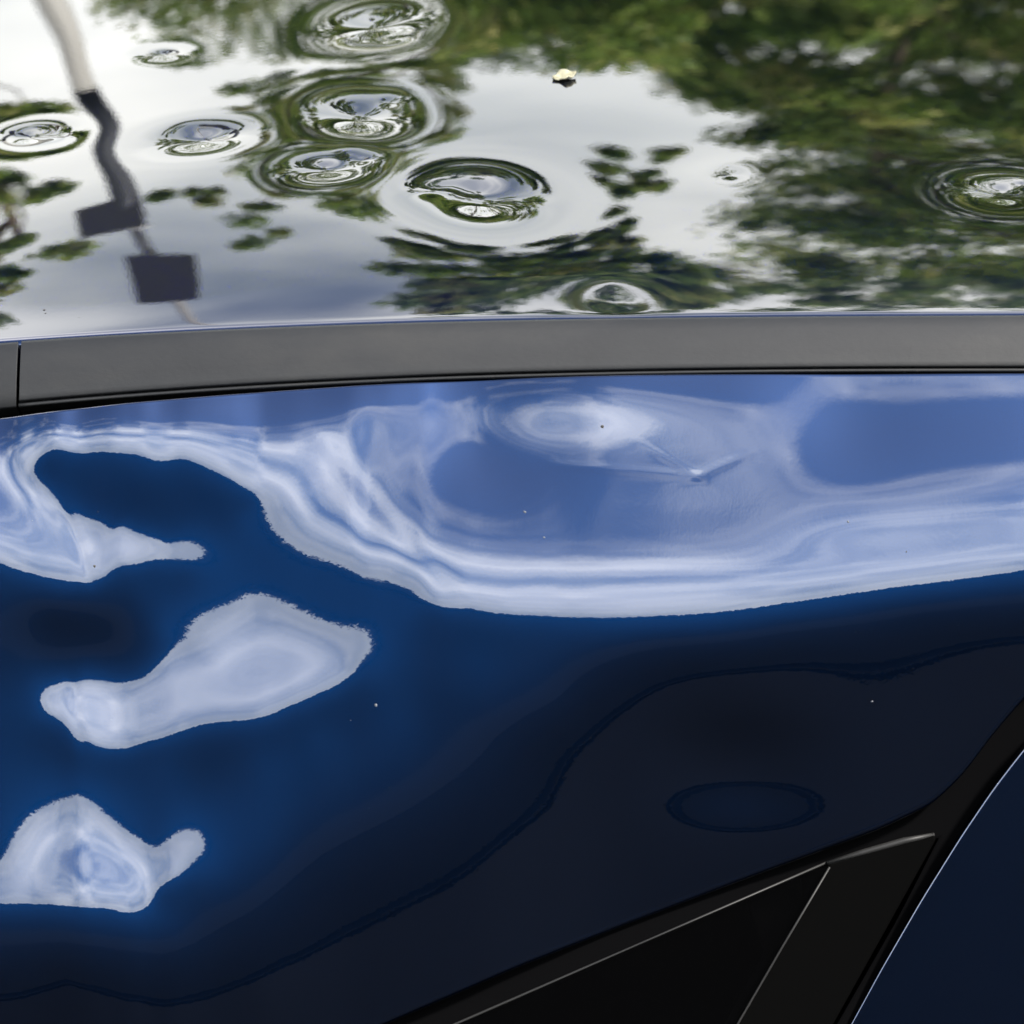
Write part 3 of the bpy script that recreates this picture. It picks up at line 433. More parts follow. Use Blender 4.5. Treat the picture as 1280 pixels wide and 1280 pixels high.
def bead(name, line, off, r, mat):
    v, f = [], []
    pts = [sheet(np.array(u), np.array(w), np.array(plane_d(u, w) + off)) for u, w in line]
    rr = r if isinstance(r, (list, tuple)) else [r] * len(pts)
    tube(v, f, pts, rr, 10); return part(mesh_ob(name, v, f, mat))
glass = part(plate('window_glass', GLASS, -.0045, .002, M_glass)); glass['label'] = 'dark tinted rear side glass'
pillar = part(plate('pillar_trim', PILLAR, -.0048, .003, M_trim, bevel=.0006)); pillar['label'] = 'matt black pillar trim beside the glass'
bead('glass_seal', SEAL1, -.0030, .00042, M_seal)
bead('trim_lip', SEAL2, -.0024, [.0007, .0010, .0011, .0006], M_seal)
bead('glass_seal', SEAL3, -.0015, .00035, M_seal)
part(plate('window_rubber', RUBBER, -.0075, .003, M_black, bevel=.0008))
part(plate('aperture_frame', FRAME, -.030, .002, M_black))
part(plate('interior_pillar_cover', INNER, -.022, .006, M_cloth, bevel=.002))

# --- rear door --------------------------------------------------------
dw_ = axis([(.07, .26, 260), (.26, .5, 40)])
ue = smooth_curve(np.array(DOOR)[:, ::-1] , dw_, .004)
wd0 = float(depth(np.array(.149), np.array(.1148)))
def door_d(u, w): return wd0 + .0006 + math.tan(radians(13.2) - T0) * (w - .1148) - .02 * np.maximum(u - .15, 0) ** 2 * 0
dpos = np.concatenate([[0], np.linspace(.0, 1, 40)[1:] ** 2 * .9])
rows = []
nrm_u = np.gradient(ue, dw_); nl = np.sqrt(1 + nrm_u ** 2)
RAD = .0006
for k in range(7):                                   # rolled leading edge, normal to the edge line in the sheet
    a_ = (1 - k / 6) * radians(88)
    ou = -RAD * sin(a_) / nl; ow = RAD * sin(a_) * nrm_u / nl
    u_ = ue + ou; w_ = dw_ + ow; rows.append(sheet(u_, w_, door_d(u_, w_) - RAD * (1 - cos(a_))))
back = [sheet(ue - RAD / nl, dw_ + RAD * nrm_u / nl, door_d(ue, dw_) - RAD - q) for q in (.012, .004)]
body = [sheet(ue + q, dw_ + 0 * ue, door_d(ue + q, dw_)) for q in dpos[1:]]
door = part(grid_ob('rear_door', np.stack(back + rows + body, 0), M_paint, flip=True))
door['label'] = 'dark blue rear door with a thin bright edge'

# --- lower body side (below the frame) and cabin shell ----------------
lb = axis([(-.7, 1.0, 60)]); zz_ = np.linspace(1.12, .35, 30)
LB = np.stack([np.repeat(lb[:, None], 30, 1), np.broadcast_to((-.16 - .10 * np.sin(np.linspace(0, 1, 30) * 2.6))[None], (len(lb), 30)), np.broadcast_to(zz_[None], (len(lb), 30))], -1)
part(grid_ob('lower_body_side', LB, M_paint, flip=True))
cb = [(-.68, .02, 1.30), (.98, .02, 1.30), (.98, 1.1, 1.30), (-.68, 1.1, 1.30)]
part(mesh_ob('headliner', [(x, y + .04, z + .06) for x, y, z in cb] + [(x, y + (.0 if y < 1 else 0), .8) for x, y, z in cb], [(0, 1, 2, 3), (4, 7, 6, 5), (3, 2, 6, 7), (1, 5, 6, 2), (0, 3, 7, 4)], M_cloth, smooth=False))

# --- chips and grit stuck to the paint --------------------------------
M_chip = material('dark_grit', (.015, .014, .012), .8); M_chipw = material('pale_chip', (.05, .055, .065), .6)
def chip(name, P, N, r, mat, parent, seed):
    rnd = random.Random(seed); bm = bmesh.new(); bmesh.ops.create_icosphere(bm, subdivisions=1, radius=r)
    for v in bm.verts: v.co *= rnd.uniform(.6, 1.25); v.co.z *= .5
    q = Vector(N).to_track_quat('Z', 'Y').to_matrix().to_4x4()
    bmesh.ops.transform(bm, matrix=Matrix.Translation(Vector(P)) @ q, verts=bm.verts)
    me = bpy.data.meshes.new(name); bm.to_mesh(me); bm.free(); o = link(name, me, mat, parent); return o
for k, (x, y, r) in enumerate([(-.1499, .0368, .0005), (-.1492, .0345, .00035), (-.1380, .03, .0002), (.05, .2, .0004), (-.02, .06, .0003)]):
    chip('grit_speck', (x, y, float(roof_z(np.array(x), np.array(y)))), (0, -.1, 1), r, M_chip, roof, k)
_r = random.Random(8)
CHIPS = CHIPS + [(_r.uniform(-.155, .155), _r.uniform(.004, .15), _r.uniform(.00008, .00016), int(_r.random() < .55)) for _ in range(18)]
CHIPS = [c for c in CHIPS if c[1] < float(low(np.array(c[0]))) - .006 and c[1] > float(top(np.array(c[0]))) + .003]
for k, (u, w, r, m) in enumerate(CHIPS):
    chip('grit_speck' if m else 'paint_chip', sheet(np.array(u), np.array(w), depth(np.array(u), np.array(w))), NA, r, M_chip if m else M_chipw, panel, 20 + k)

# ------------------------------------------------------------------ fallen leaf on the roof
M_petal = material('dry_pale_leaf', (.42, .36, .16), .6)
lk(M_petal, ramp(M_petal, noise(M_petal, 300, 4, .6), [(.3, (.14, .13, .08)), (.7, (.24, .23, .16))]), M_petal.node_tree.nodes['Principled BSDF'].inputs['Base Color'])
def leaf_on_roof(x, y, L, W, rot):
    v, f = [], []; n, m = 13, 7
    for i in range(n):
        t = i / (n - 1); hw = W * (sin(pi * min(t * 1.02, 1)) ** .75) * (1 + .16 * sin(t * 19)) + .0001
        for j in range(m):
            s = j / (m - 1) * 2 - 1
            a_, b_ = (t - .5) * L, s * hw
            X = x + a_ * cos(rot) - b_ * sin(rot); Y = y + a_ * sin(rot) + b_ * cos(rot)
            z = float(roof_z(np.array(X), np.array(Y))) + .0004 + .0012 * s * s * (0.5 + t) + .0008 * abs(t - .4) + .0006 * sin(9 * t + 3 * s)
            v.append((X, Y, z))
    for i in range(n - 1):
        for j in range(m - 1): q = i * m + j; f.append((q, q + m, q + m + 1, q + 1))
    base = Vector((x, y, float(roof_z(np.array(x), np.array(y)))))
    o = mesh_ob('fallen_leaf', [Vector(p) - base for p in v], f, M_petal); o.location = base
    md = o.modifiers.new('thickness', 'SOLIDIFY'); md.thickness = .0003
    return o
tag(leaf_on_roof(.0188, .2157, .0085, .0038, .25), 'small curled pale yellow leaf lying on the blue roof', 'leaf')

# ------------------------------------------------------------------ trees across the road (seen mirrored in the roof)
def leaf_mat(name, cols, seed):
    m = material(name, cols[0], .55, Specular_IOR_Level=.3); b = m.node_tree.nodes['Principled BSDF']
    at = nd(m, 'ShaderNodeAttribute', attribute_name='leaf_tone')
    c = ramp(m, at.outputs['Fac'], [(i / (len(cols) - 1), c_) for i, c_ in enumerate(cols)])
    lk(m, c, b.inputs['Base Color'])
    tr = nd(m, 'ShaderNodeBsdfTranslucent'); lk(m, c, tr.inputs[0]); mx = nd(m, 'ShaderNodeMixShader'); mx.inputs[0].default_value = .45
    lk(m, b.outputs[0], mx.inputs[1]); lk(m, tr.outputs[0], mx.inputs[2]); lk(m, mx.outputs[0], m.node_tree.nodes['Material Output'].inputs[0])
    return m
M_leafA = leaf_mat('broad_leaf', [(.055, .10, .02), (.14, .23, .045), (.28, .38, .08), (.50, .48, .18)], 1)
M_leafD = leaf_mat('dark_leaf', [(.014, .024, .010), (.022, .036, .014), (.035, .05, .018)], 2)
M_bark = material('bark', (.12, .085, .06), .9)
lk(M_bark, ramp(M_bark, noise(M_bark, 9, 6, .7, (1, 1, .2)), [(.3, (.10, .075, .05)), (.7, (.24, .18, .13))]), M_bark.node_tree.nodes['Principled BSDF'].inputs['Base Color'])
def leaves(name, cl, per, size, mat, parent, seed, dens_exp=.6):
    """leaf quads spread through clumps cl = rows of x, y, z, radius"""
    r = np.random.default_rng(seed); cl = np.asarray(cl, float); n = len(cl) * per
    k = np.repeat(np.arange(len(cl)), per); d = r.normal(size=(n, 3)); d /= np.linalg.norm(d, axis=1, keepdims=True)
    c = cl[k, :3] + d * (r.random(n) ** dens_exp * cl[k, 3] * 1.25)[:, None] * np.array([1.15, 1.15, .8])
    a = r.normal(size=(n, 3)); a[:, 2] -= .4; a /= np.linalg.norm(a, axis=1, keepdims=True); t = r.normal(size=(n, 3)); b_ = np.cross(a, t); b_ /= np.linalg.norm(b_, axis=1, keepdims=True)
    L = size * r.uniform(.6, 1.3, n)[:, None]; W = L * .55
    P = np.stack([c - a * L * .5, c + b_ * W * .5 + np.cross(a, b_) * L * .06, c + a * L * .5, c - b_ * W * .5 + np.cross(a, b_) * L * .06], 1)
    me = bpy.data.meshes.new(name); me.vertices.add(n * 4); me.vertices.foreach_set('co', P.reshape(-1).astype(np.float32))
    me.loops.add(n * 4); me.loops.foreach_set('vertex_index', np.arange(n * 4, dtype=np.int32)); me.polygons.add(n); me.polygons.foreach_set('loop_start', np.arange(0, n * 4, 4, dtype=np.int32))
    me.update()
    tone = np.clip(r.normal(.56, .2, n) + r.normal(0, .16, len(cl))[k], 0, 1)
    at = me.attributes.new('leaf_tone', 'FLOAT', 'FACE'); at.data.foreach_set('value', tone.astype(np.float32))
    return link(name, me, mat, parent)
def tree(name, label, xy, clumps, per, size, mat, trunk_r, height, seed, group, limb_n=40):
    rnd = random.Random(seed); t = tag(empty(name, (xy[0], xy[1], 0)), label, 'tree', group)
    cl = np.array(clumps) - np.array([xy[0], xy[1], 0, 0])
    v, f = [], []; pts = []; rr = []
    for i in range(9):
        q = i / 8; pts.append((.10 * sin(3 * q + seed) * q, .10 * cos(4 * q + seed) * q, height * q)); rr.append(trunk_r * (1.25 - 1.0 * q) if q else trunk_r * 1.5)
    tube(v, f, pts, rr, 10)
    for k in rnd.sample(range(len(cl)), min(limb_n, len(cl))):
        c = Vector(cl[k, :3]); h = math.hypot(c.x, c.y); z0 = min(max(1.5, c.z - .5 * h - .3), height * .95); q = z0 / height
        s = Vector((.10 * sin(3 * q + seed) * q, .10 * cos(4 * q + seed) * q, z0)); mid = s.lerp(c, .5) + Vector((rnd.uniform(-.1, .1), rnd.uniform(-.1, .1), rnd.uniform(-.15, .1)))
        r0 = min(.008 + .009 * h, trunk_r * .35); tube(v, f, [s, s.lerp(mid, .5), mid, mid.lerp(c, .6), c], [r0, r0 * .8, r0 * .6, r0 * .4, r0 * .2], 6)
    mesh_ob('trunk', v, f, M_bark, t); leaves('crown', cl, per, size, mat, t, seed)
    return t
def rows4(s): return [[float(q) for q in t.split(',')] for t in s.split()]
FAR = {
'A':((1.33,11.14),'2.02,11.99,8.77,0.15 0.62,11.92,7.12,0.12 1.64,11.96,6.75,0.20 2.15,11.59,8.68,0.17 1.72,12.38,6.52,0.14 2.17,12.69,6.63,0.20 1.07,13.14,9.93,0.14 1.76,12.24,6.33,0.15 0.97,13.11,7.52,0.16 1.30,11.23,8.25,0.14 1.96,12.05,7.59,0.14 1.23,11.69,9.28,0.22 1.59,12.89,7.18,0.19 1.63,11.25,7.04,0.17 1.76,13.00,7.64,0.14 1.24,11.67,8.52,0.19 1.90,13.41,10.39,0.22 2.05,12.78,6.89,0.20 1.26,12.03,7.74,0.21 0.99,10.66,6.57,0.14 1.91,13.21,10.22,0.17 2.46,13.04,7.07,0.14 1.35,13.32,6.94,0.21 0.75,11.41,7.32,0.15 1.62,13.31,7.02,0.15 1.17,10.77,5.83,0.11 1.32,13.17,10.14,0.19 1.49,13.13,8.79,0.17 1.98,12.35,7.39,0.19 1.53,12.63,8.61,0.12 0.57,11.41,6.29,0.12 0.64,12.55,6.96,0.20 1.14,11.91,7.08,0.18 1.95,11.54,9.14,0.19 1.12,11.23,8.36,0.20 1.49,12.13,8.48,0.15 1.25,10.89,5.87,0.14 1.28,10.57,7.99,0.16 1.51,12.75,8.30,0.18 1.58,12.43,7.74,0.14 1.44,11.12,7.68,0.20 1.86,11.30,9.05,0.16 0.90,10.84,5.84,0.12 2.14,12.69,6.87,0.14 0.68,12.78,7.00,0.17 1.44,11.43,7.10,0.15 2.28,12.79,7.01,0.14 0.81,10.98,6.51,0.18 1.05,10.73,6.06,0.10 0.95,12.47,7.50,0.22 2.16,12.43,6.96,0.21 1.24,11.50,8.34,0.18 1.50,13.00,6.88,0.20 1.54,13.47,7.90,0.17 2.04,11.66,7.10,0.14 0.61,11.41,6.60,0.11 1.34,10.69,6.70,0.11 2.10,11.75,6.38,0.20 0.80,13.08,7.77,0.12 1.71,12.08,6.87,0.14 2.01,10.61,8.55,0.16 0.92,12.89,7.67,0.20 0.87,11.97,7.00,0.15 1.73,11.49,8.37,0.16 0.73,13.53,7.85,0.18 1.57,12.25,8.06,0.20 1.09,13.35,7.61,0.18 2.38,12.95,6.91,0.17 1.32,10.89,8.41,0.16 1.06,13.13,7.59,0.16 2.12,13.69,6.94,0.23 1.77,12.63,6.95,0.14 1.08,10.99,5.88,0.11 0.84,11.28,8.45,0.19 2.16,13.48,6.85,0.15 0.96,11.22,7.41,0.20 1.23,12.31,7.95,0.15 1.98,12.19,9.86,0.14 1.99,11.95,8.13,0.18 1.01,12.24,7.05,0.12 1.47,11.45,6.39,0.19 1.63,12.76,7.13,0.22 2.11,11.42,8.37,0.17 1.61,12.80,6.76,0.17 1.36,10.76,7.72,0.13 2.17,11.32,6.59,0.11 1.00,10.73,7.07,0.13 1.06,13.12,7.05,0.22 1.96,10.74,6.70,0.13 1.54,12.82,7.56,0.20 2.01,11.24,7.04,0.19 1.96,11.28,6.17,0.16 1.85,10.48,8.52,0.13 1.39,12.92,8.21,0.18 1.49,12.63,7.06,0.18 2.02,10.99,6.18,0.13 1.05,11.16,6.96,0.17 2.16,13.42,6.81,0.13 1.08,11.90,7.44,0.13 1.77,11.14,8.39,0.13 1.58,13.52,7.22,0.21 2.15,12.90,7.70,0.16 1.20,10.85,5.97,0.16 1.69,13.24,8.48,0.16 0.55,12.12,6.77,0.13 1.04,11.69,8.27,0.15 1.08,13.61,8.49,0.15 2.13,12.24,8.77,0.18 1.46,12.43,6.63,0.21 1.79,11.89,7.38,0.20 0.61,13.62,7.39,0.20 1.80,10.66,6.95,0.15 1.61,12.16,6.49,0.20 0.60,11.12,5.95,0.16 2.27,13.15,7.05,0.14 1.40,10.87,7.89,0.15 2.21,12.94,7.53,0.17 2.38,12.98,7.68,0.13 1.12,11.95,6.52,0.15 1.02,12.70,7.62,0.18 1.05,12.70,8.74,0.17 1.44,13.21,7.14,0.16 1.07,11.43,8.99,0.14 1.27,12.45,7.83,0.16 1.88,13.50,6.89,0.17 1.28,11.45,7.09,0.18 1.29,11.79,6.34,0.15 1.28,13.41,7.05,0.14 1.81,12.06,7.33,0.18 1.21,10.64,6.63,0.10 1.36,11.62,7.20,0.12 1.30,13.02,8.76,0.21 1.48,12.20,8.92,0.21 1.91,13.64,7.07,0.18 1.73,13.36,7.45,0.23 1.05,10.82,6.90,0.17 1.77,13.14,7.28,0.18 2.06,10.72,8.03,0.13 1.86,11.09,5.90,0.18 1.89,11.63,6.64,0.11 0.79,12.57,6.49,0.17 1.48,12.55,8.19,0.14 1.95,12.06,7.28,0.13 1.05,12.82,7.80,0.17 1.54,11.72,8.37,0.12 1.45,10.58,8.50,0.15 1.54,10.89,6.94,0.15 0.66,11.81,6.29,0.12 1.42,11.12,8.87,0.21 1.21,12.09,8.95,0.20 1.97,10.87,8.22,0.19 0.57,11.11,6.51,0.16 1.05,11.26,7.37,0.15 2.16,11.94,7.84,0.19 2.10,10.88,6.47,0.12 0.87,12.90,7.67,0.20 0.71,11.84,6.51,0.19 1.35,11.46,7.39,0.16 1.63,12.43,7.24,0.19 1.08,11.03,6.90,0.13 0.56,11.06,5.95,0.18 1.96,12.91,8.34,0.14 1.28,13.16,8.45,0.19 0.69,10.91,5.86,0.16 2.26,13.05,6.98,0.12 2.04,11.88,8.24,0.17 1.09,13.02,7.30,0.18 1.34,10.91,7.20,0.11 2.40,12.26,8.44,0.18 0.98,12.50,6.79,0.12 0.60,12.46,7.27,0.21 1.48,13.52,7.66,0.16 1.26,10.75,6.83,0.11 1.23,11.90,8.15,0.17 1.88,10.87,6.64,0.16 1.27,12.82,7.71,0.21 2.49,12.85,9.14,0.23 1.10,10.75,6.46,0.14 0.63,11.98,6.70,0.15 1.97,12.67,7.76,0.12 1.65,10.53,7.68,0.14 1.74,13.11,7.01,0.22 2.06,12.84,8.44,0.23 2.31,12.48,7.23,0.13 2.05,11.53,6.12,0.16 0.91,11.71,7.14,0.17 1.56,12.36,9.10,0.20 2.28,12.97,6.91,0.20 1.22,13.64,7.92,0.19 1.40,11.69,8.53,0.13 2.48,13.28,7.11,0.23 1.34,12.11,6.53,0.16 1.92,11.14,9.17,0.12 2.51,13.53,6.81,0.22 1.99,11.15,6.80,0.16 1.25,11.13,7.82,0.15 2.40,13.24,8.52,0.21 0.89,12.59,6.63,0.12 0.59,11.23,6.81,0.16 1.05,12.37,6.94,0.17 2.30,13.21,9.59,0.15 1.25,12.35,6.49,0.14 0.99,12.79,8.59,0.15 1.83,13.30,7.33,0.17 1.36,12.10,6.64,0.14 1.92,12.26,6.63,0.15 2.23,12.14,8.18,0.13 2.12,11.91,6.34,0.14 1.47,13.09,8.04,0.19 2.03,10.82,7.58,0.16 1.41,12.98,7.91,0.18 1.76,12.77,7.77,0.14 2.41,13.12,9.63,0.24 2.09,13.34,7.53,0.21 1.51,13.65,7.14,0.15 0.93,13.20,8.36,0.16 0.95,12.26,8.81,0.18 1.75,12.82,9.28,0.16 1.95,11.48,7.40,0.20 1.08,12.42,7.63,0.19 1.69,11.13,7.74,0.14 2.04,13.25,8.49,0.14 2.20,11.38,7.18,0.12 2.19,12.93,10.30,0.18 0.84,11.35,7.32,0.12 1.71,13.51,8.60,0.22 0.58,12.44,6.79,0.18 2.31,11.87,7.62,0.12 1.23,10.69,8.19,0.16 2.09,10.42,8.48,0.14 1.89,11.77,6.74,0.17 0.62,13.13,7.08,0.15 1.06,12.69,9.72,0.22 1.79,11.10,7.12,0.17 1.61,12.54,8.73,0.21 0.70,13.41,7.20,0.19 2.07,12.23,6.42,0.11 0.77,11.37,6.06,0.13 1.78,13.45,9.06,0.16 1.05,13.14,7.47,0.19 1.69,11.05,6.33,0.14 2.26,12.86,7.20,0.19 1.34,13.32,9.05,0.15 0.94,11.26,6.83,0.14 1.97,12.43,9.28,0.18 2.26,12.69,6.92,0.16 2.07,11.37,6.36,0.12 1.31,11.43,7.91,0.20 1.99,12.42,7.04,0.18 1.64,11.36,8.67,0.13 1.43,10.86,8.28,0.13 2.01,13.22,6.94,0.17 0.55,11.55,6.16,0.11 0.78,11.21,6.03,0.11 1.43,12.86,9.39,0.19 0.70,13.06,6.69,0.18 2.02,13.29,7.46,0.22 1.95,11.88,8.92,0.20 2.13,11.22,8.70,0.13 1.81,13.15,7.94,0.17 0.91,13.57,7.90,0.20 0.82,11.90,6.60,0.20 1.35,11.31,6.54,0.13 1.34,11.01,6.26,0.17 1.61,11.31,7.51,0.15 2.06,11.89,6.77,0.12 1.30,13.06,6.86,0.22 0.74,13.55,7.84,0.14 1.94,12.05,6.47,0.18 1.90,11.43,8.41,0.17 1.82,12.07,7.24,0.17 1.29,13.39,7.67,0.14 2.23,11.86,7.62,0.16 0.56,12.09,7.04,0.12 1.76,13.60,6.90,0.19 1.79,12.24,6.41,0.13 2.02,11.16,6.67,0.14 1.18,13.08,7.01,0.14 2.39,13.00,9.03,0.21 1.96,10.43,8.47,0.13 2.37,13.24,8.34,0.18 1.13,11.32,8.46,0.15 2.07,12.52,7.44,0.13 0.79,10.80,6.06,0.10 1.38,13.22,8.62,0.24 1.16,11.83,7.44,0.16 2.17,12.77,7.63,0.21 1.15,10.94,6.54,0.16 1.87,11.33,7.66,0.18 1.07,13.38,9.59,0.17 1.54,11.59,7.19,0.19 1.21,12.80,9.18,0.14 1.94,11.68,6.99,0.15 1.33,12.90,7.73,0.15 1.22,11.12,7.21,0.17 1.81,13.32,8.77,0.14 1.39,11.85,6.27,0.17 2.14,13.28,7.45,0.22 2.24,12.39,7.52,0.17 0.71,13.23,7.43,0.14 1.39,11.07,9.55,0.14 0.70,11.47,9.55,0.14 0.85,11.83,11.65,0.19 1.62,11.29,9.62,0.13 1.97,10.42,9.83,0.16 1.46,11.90,10.44,0.16 1.08,11.13,9.43,0.11 0.90,11.14,10.04,0.13 1.27,11.41,9.64,0.16 1.16,11.24,9.51,0.10 2.08,11.09,9.44,0.13 1.52,11.22,9.28,0.16 1.24,10.48,9.56,0.11 1.80,10.54,9.14,0.12 1.41,10.61,10.53,0.11 1.18,11.55,9.49,0.13 1.29,11.11,10.20,0.14 0.94,11.61,10.16,0.18 1.81,10.72,8.92,0.10 1.35,11.09,15.86,0.18 1.79,11.87,9.55,0.15 1.16,11.89,9.61,0.14 1.48,10.98,9.17,0.14 1.47,11.52,9.66,0.15 1.10,10.73,14.59,0.17 6.86,8.80,46.49,0.46 1.70,11.06,9.00,0.14 1.07,11.98,10.63,0.10 1.95,11.09,9.29,0.10 1.09,11.32,8.99,0.14 1.74,11.84,15.97,0.15 1.15,10.82,8.79,0.14 4.59,10.39,34.86,0.32 1.56,11.55,9.40,0.12 1.34,11.89,21.90,0.29 0.89,11.08,9.08,0.12 1.74,11.91,11.91,0.18 1.86,10.85,9.08,0.16 2.60,11.37,28.35,0.25 1.02,11.49,10.00,0.14 1.62,11.82,9.56,0.14 2.40,11.43,11.40,0.12 0.91,11.94,9.72,0.11 0.70,10.91,8.84,0.13'),
